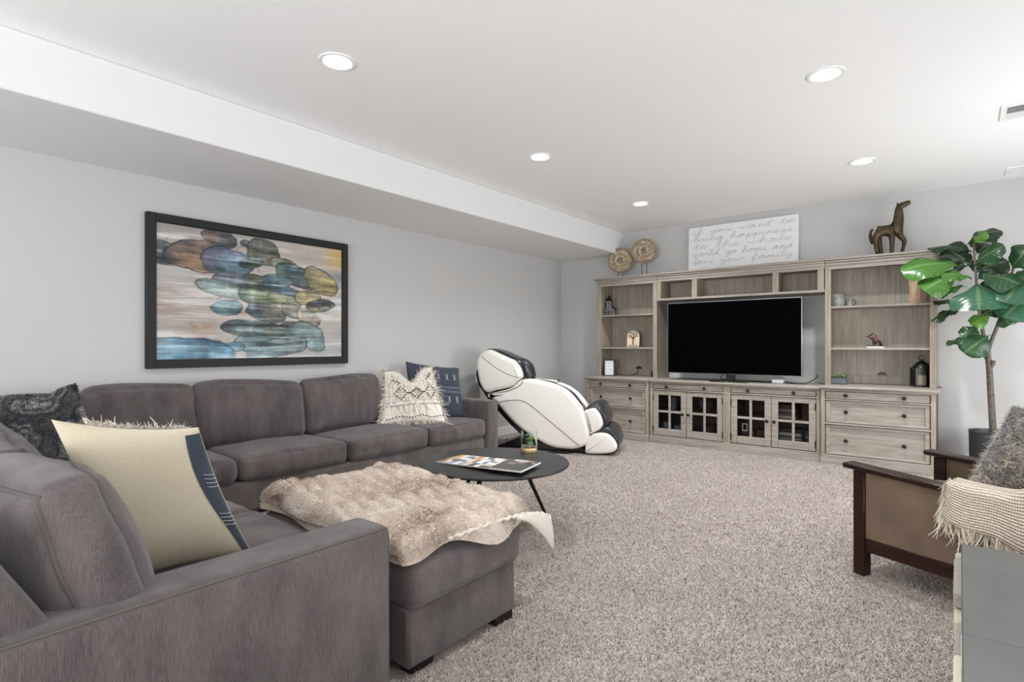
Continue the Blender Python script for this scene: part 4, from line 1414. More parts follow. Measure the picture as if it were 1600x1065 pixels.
# ------------------------------------------------------------------ armchair (faces the sofa), local frame: +x is forward, near arm at +y
AR = math.atan2(.415, -.91)
ac = thing('armchair', 'dark wood framed armchair with tan suede side panels, its near arm under a fringed throw', 'armchair', (-.258, 3.718, 0), rotz=AR)
M_suede = plain('tan_suede', (112, 92, 74), .85, var=(5, (88, 70, 56)), sheen=.3)
for sy in (1, -1):
    yo = sy * .415

    def yb(a, b2):
        return (min(yo - sy * a, yo - sy * b2), max(yo - sy * a, yo - sy * b2))
    y0, y1 = yb(.0, .075)
    # arm board, sloping gently to the back
    MB().box(-.84, .055, y0 - .008, y1 + .008, -.014, .014, .007, M=TR((0, 0, .553)) @ Matrix.Rotation(R(-2.9), 4, 'Y')).build('arm_board', M_mahog, ac)
    y0, y1 = yb(.008, .068)
    MB().box(-.052, .006, y0, y1, 0, .537, .004).build('front_post', M_mahog, ac)
    MB().box(-.86, -.80, y0, y1, 0, .49, .004).build('rear_post', M_mahog, ac)
    y0, y1 = yb(.018, .055)
    MB().box(-.80, -.052, y0, y1, .127, .197, .004).build('side_rail', M_mahog, ac)
    y0, y1 = yb(.022, .05)
    v = [(-.80, y0, .197), (-.80, y1, .197), (-.052, y1, .197), (-.052, y0, .197), (-.80, y0, .49), (-.80, y1, .49), (-.052, y1, .532), (-.052, y0, .532)]
    MB().add(v, [(0, 1, 2, 3), (7, 6, 5, 4), (0, 4, 5, 1), (1, 5, 6, 2), (2, 6, 7, 3), (3, 7, 4, 0)]).build('side_panel', M_suede, ac, smooth=False, fix=True)
MB().box(-.05, -.01, -.347, .347, .16, .25, .004).build('front_rail', M_mahog, ac)
MB().box(-.84, -.80, -.347, .347, .14, .22, .004).build('rear_rail', M_mahog, ac)
soft_box('seat_cushion', M_suede, ac, TR((-.36, 0, .33)), .36, .345, .085, .05, (.02, .005, .02), 41, .004, 7)
soft_box('back_cushion', M_suede, ac, TR((-.83, 0, .66), 0, -14), .085, .345, .33, .06, (.03, .01, .02), 42, .004, 7, n=(5, 14, 12))

# fur pillow in the armchair
fp = thing('fur_pillow', 'grey and black mottled fur pillow sitting in the armchair', 'pillow', (.09, 3.58, .45))


def fur_colors(P, seed, scale, pal):
    n1 = wob(P, 1, scale, seed, 9)
    n2 = wob(P, 1, scale * 2.3, seed + 1, 9)
    q = np.clip((n1 * .7 + n2 * .5) * .32 + .5, 0, .999) * (len(pal) - 1)
    i = q.astype(int)
    pal = np.array([lin(c) for c in pal])
    fr_ = (q - i)[:, None]
    return pal[i] * (1 - fr_) + pal[i + 1] * fr_


def fur_on(pil, side, N, length, width, seed, pal, scale, lean=(0, 0, -.3), curl=.4, alim=1.0):
    g = np.random.default_rng(seed)
    a, b_ = g.uniform(-alim, alim, N), g.uniform(-alim, alim, N)
    e = .02
    P = pil.at(a, b_, side)
    Pa, Pb = pil.at(np.clip(a + e, -1, 1), b_, side), pil.at(a, np.clip(b_ + e, -1, 1), side)
    Pa2, Pb2 = pil.at(np.clip(a - e, -1, 1), b_, side), pil.at(a, np.clip(b_ - e, -1, 1), side)
    nn = np.cross(Pa - Pa2, Pb - Pb2)
    nn /= np.linalg.norm(nn, axis=1)[:, None] + 1e-12
    nn *= np.sign((nn @ (pil.nrm * side)))[:, None]
    D = nn + np.array(lean) + g.normal(size=(N, 3)) * .35
    c = fur_colors(P, seed, scale, pal)
    mb = MB()
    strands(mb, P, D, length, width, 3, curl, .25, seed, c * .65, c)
    return mb, P


M_fur = attr_mat('fur_strands', .75)
M_furbase = plain('fur_backing_dark', (92, 92, 96), .9, var=(18, (56, 57, 64)))
PALC = [(104, 106, 112), (160, 157, 154), (216, 206, 194), (160, 155, 150), (230, 215, 198), (124, 128, 136), (246, 244, 240)]
pl = Pillow((.215, 3.83, .875), (.52, 3.95, .73), (.34, 3.66, .42), (.02, 3.515, .455), .17, .05, 0, 24, 8, .010)
#@@FURP@@
po = pl.mesh().build('cover', M_furbase, fp, ang=80)
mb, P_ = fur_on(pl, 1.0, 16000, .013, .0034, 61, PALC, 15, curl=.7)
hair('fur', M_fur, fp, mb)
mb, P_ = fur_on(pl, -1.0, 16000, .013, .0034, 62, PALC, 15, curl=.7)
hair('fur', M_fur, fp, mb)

# crocheted throw over the near arm and the back of the armchair: local frame of the chair
th = thing('fringed_throw', 'cream crocheted throw with a knotted fringe draped over the armchair arm and back', 'throw', (-.258, 3.718, 0), rotz=AR)
M_knit, nt, b = newmat('cream_crochet')
tc = node(nt, 'ShaderNodeTexCoord', name='TC')
wv = node(nt, 'ShaderNodeTexWave'); wv.wave_type = 'BANDS'; wv.bands_direction = 'Y'
wv.inputs['Scale'].default_value = 15; wv.inputs['Distortion'].default_value = 1.2; wv.inputs['Detail'].default_value = 1; wv.inputs['Detail Scale'].default_value = 3
nt.links.new(tc.outputs['UV'], wv.inputs['Vector'])
wv2 = node(nt, 'ShaderNodeTexWave'); wv2.wave_type = 'BANDS'; wv2.bands_direction = 'X'
wv2.inputs['Scale'].default_value = 22; wv2.inputs['Distortion'].default_value = 1.5
nt.links.new(tc.outputs['UV'], wv2.inputs['Vector'])
mxx = node(nt, 'ShaderNodeMath', operation='MULTIPLY_ADD'); nt.links.new(wv2.outputs['Fac'], mxx.inputs[0]); mxx.inputs[1].default_value = .35
nt.links.new(wv.outputs['Fac'], mxx.inputs[2])
nt.links.new(ramp(nt, mxx.outputs[0], [(.15, (158, 142, 124)), (.6, (214, 201, 183)), (1.0, (228, 218, 202))]), b.inputs['Base Color'])
b.inputs['Roughness'].default_value = .95
bump(nt, b, mxx.outputs[0], .9, .007)


def throw_pt(u, w):
    """u 0..1 along the chair from the front end of the throw to its back; w 0 inside .. 1 hanging hem"""
    x = -.415 - .68 * u
    zt = .578 - .02 * u + .36 * (np.clip((u - .30) / .55, 0, 1) ** 2 * (3 - 2 * np.clip((u - .30) / .55, 0, 1)))
    hang = .122 + .23 * u - .17 * u * u + .010 * np.sin(u * 17)
    hang = hang + (zt - .578 + .02 * u) * .95
    # inside run, over the edge, down outside
    inn = .30 + .25 * u
    L = inn + .05 + hang
    s_ = w * L
    y = np.where(s_ < inn, .40 - inn + s_, np.where(s_ < inn + .05, .40 + .042 * np.sin(np.clip((s_ - inn) / .05, 0, 1) * PI / 2), .442 + .012 * np.sin(x * 23) * np.clip((s_ - inn - .05) / .1, 0, 1)))
    z = np.where(s_ < inn, zt + .012 * np.sin(9 * x + 3) + .0 * s_, np.where(s_ < inn + .05, zt - .03 * (1 - np.cos(np.clip((s_ - inn) / .05, 0, 1) * PI / 2)), zt - .03 - (s_ - inn - .05)))
    # inside of the arm it sags towards the seat near the front
    sag = np.clip(.40 - .08 - y, 0, 1) * np.clip(1 - u / .45, 0, 1)
    z = z - 1.1 * sag * np.clip((.32 - y) / .1, 0, 1)
    x = x + .02 * np.sin(w * 5 + 1) * (1 - u) + .035 * np.clip(w - .6, 0, 1) * (1 - u)
    return np.stack([x, y, z], -1)


U, W = np.meshgrid(np.linspace(0, 1, 46), np.linspace(0, 1, 46), indexing='ij')
TP = throw_pt(U, W)
TP[..., 2] += wob(TP.reshape(-1, 3), .004, 14, 5).reshape(U.shape)
o = MB().grid(TP).build('blanket', M_knit, th, ang=80)
uv = o.data.uv_layers.new(name='UVMap')
lu = np.zeros(len(o.data.loops), int)
o.data.loops.foreach_get('vertex_index', lu)
arr = np.stack([U.ravel()[lu], W.ravel()[lu]], 1)
uv.data.foreach_set('uv', arr.ravel().astype(np.float32))
sd = o.modifiers.new('thickness', 'SOLIDIFY'); sd.thickness = .012; sd.offset = 0
mb = MB()
g = np.random.default_rng(77)
M_fringe = attr_mat('fringe_yarn', .9)
for k in range(46):                     # knots along the hem: a bunch of strands each
    u = (k + .5) / 46
    p = throw_pt(np.array(u), np.array(1.0))
    n_ = 8
    rts = np.tile(p, (n_, 1)) + g.normal(size=(n_, 3)) * [.006, .004, .003]
    dirs = np.tile(np.array([g.normal() * .16, .06, -1.0]), (n_, 1)) + g.normal(size=(n_, 3)) * [.08, .06, .05]
    c = np.array(lin((222, 210, 192))) * g.uniform(.8, 1.05, (n_, 1))
    strands(mb, rts, dirs, .072, .0085, 5, .22, .1, 100 + k, c * .7, c, .12)
    p0 = throw_pt(np.array(0.0), np.array((k + .5) / 46))
for k in range(22):                     # and along the front end
    w = .45 + .55 * (k + .5) / 22
    p = throw_pt(np.array(0.0), np.array(w))
    n_ = 8
    rts = np.tile(p, (n_, 1)) + g.normal(size=(n_, 3)) * .004
    dirs = np.tile(np.array([.18, .06, -1.0]), (n_, 1)) + g.normal(size=(n_, 3)) * .08
    c = np.array(lin((222, 210, 192))) * g.uniform(.8, 1.05, (n_, 1))
    strands(mb, rts, dirs, .045, .008, 5, .22, .3, 300 + k, c * .75, c, .15)
hair('fringe', M_fringe, th, mb)

# ------------------------------------------------------------------ raised hearth at the right edge: slab tiles over stacked stone
he = thing('raised_hearth', 'raised hearth of smooth grey slabs over rough stacked stone at the lower right edge', 'hearth', (.45, 1.2, 0))
M_slab = plain('grey_honed_slab', (100, 99, 98), .36, var=(3, (88, 87, 87)))
M_stack = attr_mat('stacked_ledgestone', .85, bmp=(40, .7, .01))
HX = .004
for y0, y1 in ((1.811, 2.63), (.99, 1.807), (.17, .986), (-.65, .166)):
    for x0, x1 in ((HX, .608), (.612, 1.5)):
        MB().box(x0, x1, y0, y1, .425, .452, .003).build('slab', M_slab, he, smooth=False)
MB().box(.03, 1.5, -.64, 2.60, 0, .425).build('core', plain('mortar', (120, 114, 106), .9), he, smooth=False)
g = random.Random(5)
z = 0.0
while z < .42:
    h = min(g.uniform(.045, .075), .424 - z)
    if .424 - z - h < .02: h = .424 - z
    y = -.64
    while y < 2.62:
        L = min(g.uniform(.16, .36), 2.62 - y)
        out_ = g.uniform(0, .020)
        c = lin(g.choice([(190, 178, 162), (168, 158, 146), (204, 194, 180), (150, 142, 134), (182, 166, 146)]))
        MB().box(HX - out_, .03, y, y + L - .003, z, z + h - .003, .006, col=c).build('stone', M_stack, he, smooth=False, colors=True)
        y += L
    x = .03
    while x < 1.5:
        L = min(g.uniform(.2, .36), 1.5 - x)
        c = lin(g.choice([(190, 178, 162), (168, 158, 146), (204, 194, 180), (150, 142, 134)]))
        MB().box(x, x + L - .003, 2.60, 2.615 + g.uniform(0, .02), z, z + h - .003, .006, col=c).build('stone', M_stack, he, smooth=False, colors=True)
        x += L
    z += h
#@@PART5@@
# ------------------------------------------------------------------ pillows on the sofa
def weave(name, a, b2, sc=500):
    return plain(name, a, .92, var=(sc, b2), bmp=(sc, .3, .002), sheen=.15)


M_beige = weave('beige_linen', (198, 187, 165), (184, 172, 150), 240)
M_navyl = weave('navy_linen', (56, 63, 77), (42, 48, 60), 240)
M_stitch = plain('white_stitching', (196, 198, 202), .9)
M_ivory = weave('ivory_wool', (230, 223, 213), (206, 197, 184), 60)
M_tuft = attr_mat('ivory_tufts', .9)
M_yarn = plain('black_yarn', (34, 31, 32), .9)


def stitches(pil, segs, parent, w=.012, name='stitching', mat=None):
    """short flat dashes lying on the front of a pillow; segs: (a0, b0, a1, b1)"""
    mb = MB()
    for a0, b0, a1, b1 in segs:
        t = np.linspace(0, 1, 6)
        a, b_ = a0 + (a1 - a0) * t, b0 + (b1 - b0) * t
        P = pil.at(a, b_, 1.0) + pil.nrm * .003
        mb.tube(P, w / 2, 5, flat=.4)
    return mb.build(name, mat or M_stitch, parent)


# beige-backed pillow with a navy stitched front, standing on the near seat
bp_ = thing('lumbar_pillow', 'big beige pillow with a navy stitched edge, standing beside the near sofa arm', 'pillow', (-2.0, .68, .43))
pb = Pillow((-1.948, .765, .912), (-2.043, .404, .967), (-2.057, .56, .440), (-1.975, .955, .440), .15, .07, 0, 30, 17, .009)
# seen from the sofa corner the navy front faces -X; its beige back faces the camera
t_ = np.sin(np.linspace(-PI / 2, PI / 2, 34))
A, B = np.meshgrid(t_, t_, indexing='ij')
MB().grid(pb.at(A, B, -1.0), flip=True).build('back_cover', M_beige, bp_, ang=80)
fr_o = MB().grid(pb.at(A, B, 1.0)).build('front_cover', M_navyl, bp_, ang=80)
# navy panel wrapped round onto the visible side, with its stitched stripes
ta = np.linspace(-.995, -.80, 8)
tb = np.linspace(-.985, .93, 46)
A, B = np.meshgrid(ta, tb, indexing='ij')
A2 = -1 + (A + 1) * (1.0 + .5 * np.sin(B * 2.2 + .6))
o = MB().grid(pb.at(A2, B, -1.0) - pb.nrm * .003, flip=True).build('side_band', M_navyl, bp_, ang=80)
sg = []
mb = MB()
for b0 in (.33, .27, .21, .15, -.28, -.34, -.40, -.46):
    for k in range(5):
        a0, a1 = -.985 + k * .035, -.985 + k * .035 + .022
        t = np.linspace(0, 1, 4)
        P = pb.at(a0 + (a1 - a0) * t, b0 + .05 * (t + k) / 5, -1.0) - pb.nrm * .006
        mb.tube(P, .0022, 5, flat=.5)
mb.build('stitching', M_stitch, o)
segs = []
for row in (-.6, -.2, .2, .6):
    for k in range(9):
        segs.append((-.8 + k * .18, row, -.8 + k * .18 + .1, row))
stitches(pb, segs, fr_o, .006)


def tufts_on_edge(pil, N, length, seed, parent, w=.006, rng=(0, 1)):
    g = np.random.default_rng(seed)
    E_ = pil.edge(400)
    k = g.integers(int(rng[0] * len(E_)), int(rng[1] * len(E_)), N)
    cen = np.mean(pil.c, 0)
    D = E_[k] - cen
    D /= np.linalg.norm(D, axis=1)[:, None]
    D = D + g.normal(size=(N, 3)) * .35
    P = E_[k] + pil.nrm * g.normal(size=N)[:, None] * .012
    c = np.array(lin((228, 218, 204))) * g.uniform(.75, 1.08, (N, 1))
    return strands(MB(), P, D, length, w, 3, .4, .4, seed, c * .8, c, .25)


# ivory fringed pillow hidden behind the beige one
wp = thing('fringed_pillow', 'ivory fringed pillow mostly hidden behind the big beige pillow', 'pillow', (-2.15, .72, .43))
pw = Pillow((-2.13, .79, .886), (-2.20, .53, .930), (-2.25, .58, .44), (-2.13, .965, .44), .11, .05, 0, 22, 31, .006)
pw.mesh().build('cover', M_ivory, wp, ang=80)
hair('fringe', M_tuft, wp, tufts_on_edge(pw, 2000, .019, 32, wp))

# fur pillow in the corner of the sofa, dented in the middle
cp = thing('fur_pillow', 'black and grey mottled pillow with a dented top in the sofa corner', 'pillow', (-3.95, .78, .42))
pc = Pillow((-4.045, .585, .905), (-4.10, .925, .955), (-3.84, 1.00, .44), (-3.80, .56, .44), .19, .05, .17, 28, 33, .006)
pc.mesh().build('cover', M_furbase, cp, ang=80)
PALD = [(28, 30, 36), (50, 54, 64), (120, 121, 120), (48, 53, 68), (184, 182, 176), (58, 63, 76), (222, 220, 214), (96, 98, 102)]
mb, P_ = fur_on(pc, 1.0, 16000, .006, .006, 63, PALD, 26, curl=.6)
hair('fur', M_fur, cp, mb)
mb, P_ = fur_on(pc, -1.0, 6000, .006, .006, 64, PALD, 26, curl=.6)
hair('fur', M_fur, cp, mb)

# navy pillow and ivory tufted pillow at the far end of the sofa
def Pc(u, v): return u
npil = thing('navy_pillow', 'navy woven pillow with white stitched rows at the far end of the sofa', 'pillow', (-4.3, 4.0, .43))
pn = Pillow((-4.48, 3.778, 1.013), (-4.36, 4.43, .928), (-4.06, 4.235, .432), (-4.36, 3.70, .432), .15, .06, 0, 28, 35, .003)
o = pn.mesh().build('cover', M_navyl, npil, ang=80)
segs = []
for row0 in (.50, -.42):
    for k in range(5):
        a0 = -.70 + k * .33
        for j in range(4):
            if j in (0, 3):
                segs.append((a0, row0 + .16 - j * .075, a0 + .17, row0 + .16 - j * .075))
            else:
                segs.append((a0 + (.02 if j == 1 else .0), row0 + .16 - j * .075, a0 + .13, row0 + .16 - j * .075))
        segs.append((a0 + .08, row0 + .15, a0 + .08, row0 - .06))
for row in (.13, .085, -.035, -.08):
    segs.append((-.95, row, -.3, row))
    segs.append((-.28, row, .3, row))
    segs.append((.32, row, .95, row))
stitches(pn, segs, o, .0075)
E_ = pn.edge(120)
MB().tube(E_, .004, 5, closed=True).build('welt', M_navyl, npil)

ip = thing('tufted_pillow', 'ivory shaggy pillow with black diamond stitching in front of the navy pillow', 'pillow', (-4.2, 3.65, .43))
pi_ = Pillow((-4.43, 3.455, .925), (-4.37, 4.035, .955), (-3.92, 3.80, .435), (-4.245, 3.275, .435), .17, .05, .52, 34, 37, .004)
o = pi_.mesh().build('cover', M_ivory, ip, ang=80)
hair('edge_tufts', M_tuft, ip, tufts_on_edge(pi_, 900, .050, 38, ip, .011))
mb = MB()
g = np.random.default_rng(39)
for row in np.linspace(.85, -.25, 11):
    N = 190
    a = g.uniform(-.95, .95, N)
    P = pi_.at(a, np.full(N, row) + g.normal(size=N) * .012, 1.0)
    D = np.tile(pi_.nrm * .35 + np.array([0, 0, -1.0]), (N, 1)) + g.normal(size=(N, 3)) * .25
    c = np.array(lin((236, 229, 218))) * g.uniform(.78, 1.08, (N, 1))
    strands(mb, P, D, .042, .010, 3, .25, .1, int(1000 + row * 100), c * .62, c)  # shade between the rows put into the colour: darker roots give relief
N = 420
a = g.uniform(-.95, .95, N)
P = pi_.at(a, np.full(N, -.40), 1.0)
D = np.tile(pi_.nrm * .3 + np.array([0, 0, -1.0]), (N, 1)) + g.normal(size=(N, 3)) * .12
c = np.array(lin((232, 222, 209))) * g.uniform(.75, 1.05, (N, 1))
strands(mb, P, D, .115, .010, 4, .15, .1, 41, c * .66, c)
hair('tufts', M_tuft, ip, mb)
mb = MB()
dots = []
for cxx in (-.55, .0, .55):
    for k in range(16):
        a_ = 2 * PI * k / 16
        dx, dz = math.cos(a_), math.sin(a_)
        s_ = abs(dx) + abs(dz)
        dots.append((cxx + .21 * dx / s_ * 1.0, .02 + .26 * dz / s_))
for cxx in (-.275, .275):
    dots += [(cxx - .045, .02), (cxx, .02), (cxx + .045, .02)]
for cxx in (-.7, .62):
    for k in range(6):
        dots.append((cxx - .12 + .05 * k, .55 + .04 * (k % 2) + .03 * k * (1 if cxx > 0 else -1)))
dots += [(x, -.86 + .03 * math.sin(9 * x)) for x in np.linspace(-.9, .9, 22)]
for (a_, b_) in dots:
    p = pi_.at(np.array(a_), np.array(b_), 1.0) + pi_.nrm * .020
    mb.box(p[0] - .006, p[0] + .006, p[1] - .006, p[1] + .006, p[2] - .0055, p[2] + .0055, .003)
mb.build('black_stitching', M_yarn, o)

# ------------------------------------------------------------------ faux fur blanket, folded double over the ottoman
fb = thing('fur_blanket', 'cream and brown ruched faux fur blanket folded over the ottoman', 'blanket', (-2.0, 1.6, .42))
PALB = [(150, 131, 114), (196, 180, 166), (226, 214, 204), (240, 233, 226), (204, 188, 174)]
M_furb = plain('fur_ground', (206, 190, 175), .95)
M_lining = plain('white_quilted_lining', (204, 194, 184), .8, bmp=(60, .4, .01))


def layer(x0, x1, y0, y1, zb, T, seed, ruche=.050, n=(84, 60)):
    g = np.random.default_rng(seed)
    ph = g.uniform(0, 6.28, 40)

    def height(u, v):
        X, Y = x0 + (x1 - x0) * u, y0 + (y1 - y0) * v
        e = np.minimum(np.minimum(u * (x1 - x0), (1 - u) * (x1 - x0)), np.minimum(v * (y1 - y0), (1 - v) * (y1 - y0)))
        rim = np.sqrt(np.clip(1 - (1 - np.clip(e / .055, 0, 1)) ** 2, 0, 1))
        row = v * (y1 - y0) / .086 + .25 * np.sin(u * 7 + seed) + .12 * np.sin(u * 19 + 2)
        k = np.floor(row).astype(int) % 40
        bmp = np.abs(np.sin(PI * row)) ** .6
        along = .84 + .16 * np.sin(u * (x1 - x0) * 38 + ph[k] + 1.5 * np.sin(u * 9 + ph[k]))
        swell = .010 * np.sin(u * 4 + 1) + .010 * np.sin(v * 5 + 2 + u * 2)
        return rim * (T + swell + ruche * bmp * along)

    def pos(u, v):
        X, Y = x0 + (x1 - x0) * u, y0 + (y1 - y0) * v
        wx = .018 * np.sin(Y * 14 + seed) + .02 * np.sin(Y * 5 + seed * 2)
        wy = .014 * np.sin(X * 11 + seed) + .018 * np.sin(X * 5 + 1)
        return X + wx, Y + wy
    return height, pos


def edge_drop(X, Y):
    """the blanket falls where the ottoman ends"""
    dx = np.clip(X + 1.485, 0, 1)
    dy = np.clip(Y - 1.895, 0, 1)
    dl = np.clip(-2.52 - X, 0, 1)
    return 1.35 * dx + 1.1 * dy * (.35 + .65 * np.clip((X + 2.3) / .6, 0, 1)) + .3 * dl


def blanket_layer(name, x0, x1, y0, y1, zb, T, seed, parent, N, n=(84, 60)):
    hgt, pos = layer(x0, x1, y0, y1, zb, T, seed)
    u = np.linspace(0, 1, n[0]); v = np.linspace(0, 1, n[1])
    u = .5 - .5 * np.cos(PI * u) * (1 - .0); v = .5 - .5 * np.cos(PI * v)
    Ug, Vg = np.meshgrid(u, v, indexing='ij')

    def top(U, V):
        X, Y = pos(U, V)
        return np.stack([X, Y, zb + hgt(U, V) - edge_drop(X, Y)], -1)

    def bot(U, V):
        X, Y = pos(U, V)
        return np.stack([X, Y, zb - edge_drop(X, Y)], -1)
    mb = MB()
    mb.grid(top(Ug, Vg)).grid(bot(Ug, Vg), mi=1, flip=True)
    o = mb.build(name, [M_furb, M_lining], parent, ang=80)
    g = np.random.default_rng(seed + 50)
    uu, vv = g.uniform(0, 1, N), g.uniform(0, 1, N)
    rim_n = N // 4           # extra fur on the rolled rim
    side = g.integers(0, 4, rim_n)
    q = np.abs(g.normal(size=rim_n)) * .012
    uu[:rim_n] = np.where(side == 0, q, np.where(side == 1, 1 - q, uu[:rim_n]))
    vv[:rim_n] = np.where(side == 2, q, np.where(side == 3, 1 - q, vv[:rim_n]))
    uu, vv = uu.clip(0, 1), vv.clip(0, 1)
    e = .004
    P = top(uu, vv)
    nn = np.cross(top((uu + e), vv) - top((uu - e), vv), top(uu, vv + e) - top(uu, vv - e))
    nn /= np.linalg.norm(nn, axis=1)[:, None] + 1e-12
    D = nn + g.normal(size=(N, 3)) * .45 + np.array([.12, -.15, -.1])
    c = fur_colors(P, seed, 11, PALB)
    mbf = strands(MB(), P, D, .0052, .0028, 2, .4, .2, seed, c * .74, c, .25)
    hair('fur', M_furf, o, mbf)
    return o


M_furf = attr_mat('blanket_fur', .8)
blanket_layer('lower_layer', -2.50, -1.485, 1.24, 1.93, .432, .030, 71, fb, 30000, (70, 44))
blanket_layer('upper_layer', -2.505, -1.465, 1.225, 2.02, .470, .028, 72, fb, 120000, (150, 110))
# lining that shows along the folded edge and at the hanging corner
hem = spline([(-1.480, 1.44, .462), (-1.462, 1.55, .470), (-1.452, 1.68, .472), (-1.440, 1.80, .470), (-1.425, 1.90, .460), (-1.408, 1.98, .440)], 10)
hem = hem + np.stack([.003 * np.sin(np.arange(len(hem)) * 1.3), 0 * np.arange(len(hem)), .003 * np.sin(np.arange(len(hem)) * 1.9)], 1)
MB().tube(hem, [.008 + .002 * math.sin(k * 1.5) for k in range(len(hem))], 8).build('lining_hem', M_lining, fb)
rows = []
for t_ in np.linspace(0, 1, 18):
    yy = 1.80 + .20 * t_
    top_ = np.array([-1.440 + .035 * t_, yy, .470 - .035 * t_ ** 2])
    drop = .012 + .150 * t_ ** 1.6
    rows.append([top_ + np.array([.012 * math.sin(w_ * 2.2), .012 * w_ * t_, -drop * w_]) for w_ in np.linspace(0, 1, 9)])
o = MB().grid(np.array(rows)).build('hanging_corner', M_lining, fb, ang=80)
sd = o.modifiers.new('thickness', 'SOLIDIFY'); sd.thickness = .012; sd.offset = 0

# ------------------------------------------------------------------ on the coffee table
tr_ = thing('glass_terrarium', 'clear glass cylinder with succulents and pebbles on a gold base, on the coffee table', 'terrarium', (-2.38, 3.13, .43))
cx_, cy_ = -2.375, 3.125
MB().lathe([(.002, .430), (.056, .430), (.058, .434), (.058, .458), (.056, .461), (.002, .461)], cx_, cy_, 40).build('base', plain('pale_gold', (206, 178, 136), .35, .6), tr_)
MB().lathe([(.0575, .461), (.0575, .575), (.0550, .575), (.0550, .461)], cx_, cy_, 48, cap=False).build('cylinder', M_clear, tr_)
mb = MB()
g = random.Random(3)
for k in range(46):
    a, r_ = g.uniform(0, 2 * PI), .050 * math.sqrt(g.random())
    s_ = g.uniform(.005, .010)
    mb.lathe([(.001, 0), (s_, s_ * .6), (s_ * .7, s_ * 1.3), (.001, s_ * 1.5)], cx_ + min(r_, .047) * math.cos(a), cy_ + min(r_, .047) * math.sin(a), 7, M=TR((0, 0, .461 + g.uniform(0, .008))))
o = mb.build('pebbles', plain('pale_pebbles', (196, 178, 158), .7, var=(60, (120, 104, 92))), tr_)
o['kind'] = 'stuff'
for k, (dx, dy, r_, n_, z_, sd_) in enumerate([(-.014, .004, .034, 14, .50, 1), (.02, -.012, .032, 13, .478, 2), (.006, .02, .036, 14, .515, 4), (-.004, -.008, .030, 12, .535, 6)]):
    mb = MB()
    rosette(mb, cx_ + dx, cy_ + dy, z_, r_, n_, sd_, 1.1)
    mb.tube([(cx_ + dx, cy_ + dy, .462), (cx_ + dx, cy_ + dy, z_)], .006, 6)
    mb.build('succulent', [M_leafy, plain('succulent_bluegreen', (120, 148, 132), .5), plain('succulent_lime', (150, 176, 96), .5), M_leafy][k], tr_)

# fanned magazines
M_print = attr_mat('printed_cover', .3, coat=.3)
g = np.random.default_rng(19)
PALM = [[(232, 226, 214), (206, 150, 90), (120, 92, 66), (240, 238, 234), (176, 168, 158)], [(214, 214, 222), (96, 100, 118), (232, 232, 236), (60, 58, 62), (160, 160, 176)],
        [(208, 120, 92), (226, 196, 178), (84, 88, 92), (236, 234, 230), (150, 168, 164)], [(226, 226, 230), (190, 192, 198), (70, 74, 78), (150, 164, 160), (240, 240, 242)],
        [(120, 116, 96), (228, 224, 216), (60, 60, 58), (190, 180, 160), (240, 240, 240)], [(34, 34, 36), (52, 52, 54), (150, 120, 104), (28, 28, 30), (200, 192, 186)]]
mlab = ['magazine at the left end of the fan with tan and white pictures', 'magazine second from the left in the fan, grey violet cover', 'magazine with an orange red picture in the middle of the fan', 'magazine with a pale grey cover, third from the right of the fan', 'magazine with a white block on its cover, second from the right of the fan', 'black covered magazine on top at the right end of the fan']
for i in range(6):
    xr = -2.425 + i * .0895
    rz = 4 + i * 1.6
    zb_ = .4305 + i * .0046
    t = thing('magazine', mlab[i], 'magazine', (xr - .105, 2.605, zb_), 'magazines fanned on the coffee table', rotz=R(rz))
    hh = .0052 if i < 5 else .011
    MB().box(-.105, .104, -.137, .137, .0006, hh - .0006, 0).build('pages', M_pages, t, smooth=False)
    nx, ny = 15, 19
    gx, gy = np.meshgrid(np.linspace(-.1055, .1055, nx), np.linspace(-.1385, .1385, ny), indexing='ij')
    pal = [lin(c) for c in PALM[i]]
    blocks = g.integers(0, 5, (5, 6))
    if i == 4: blocks[3:, :2] = 4
    if i == 5:
        blocks[:, :3] = g.integers(0, 2, (5, 3)) * 3
        blocks[1:3, 3:] = g.choice([2, 4, 1], (2, 3))
    mb = MB()
    for a in range(nx - 1):
        for b_ in range(ny - 1):
            c = np.array(pal[blocks[a * 5 // (nx - 1), b_ * 6 // (ny - 1)]])
            c = c * (g.uniform(.75, 1.2))
            q = [(gx[a, b_], gy[a, b_]), (gx[a + 1, b_], gy[a + 1, b_]), (gx[a + 1, b_ + 1], gy[a + 1, b_ + 1]), (gx[a, b_ + 1], gy[a, b_ + 1])]
            mb.add([(x, y, hh) for x, y in q], [(0, 1, 2, 3)], col=c)
    mb.build('cover', M_print, t, smooth=False, colors=True)
    mb = MB().box(-.1055, .1055, -.1385, .1385, 0, .0006)
    mb.box(.104, .1055, -.1385, .1385, .0006, hh)
    mb.build('back_cover', M_white if i == 5 else M_pages, t, smooth=False)

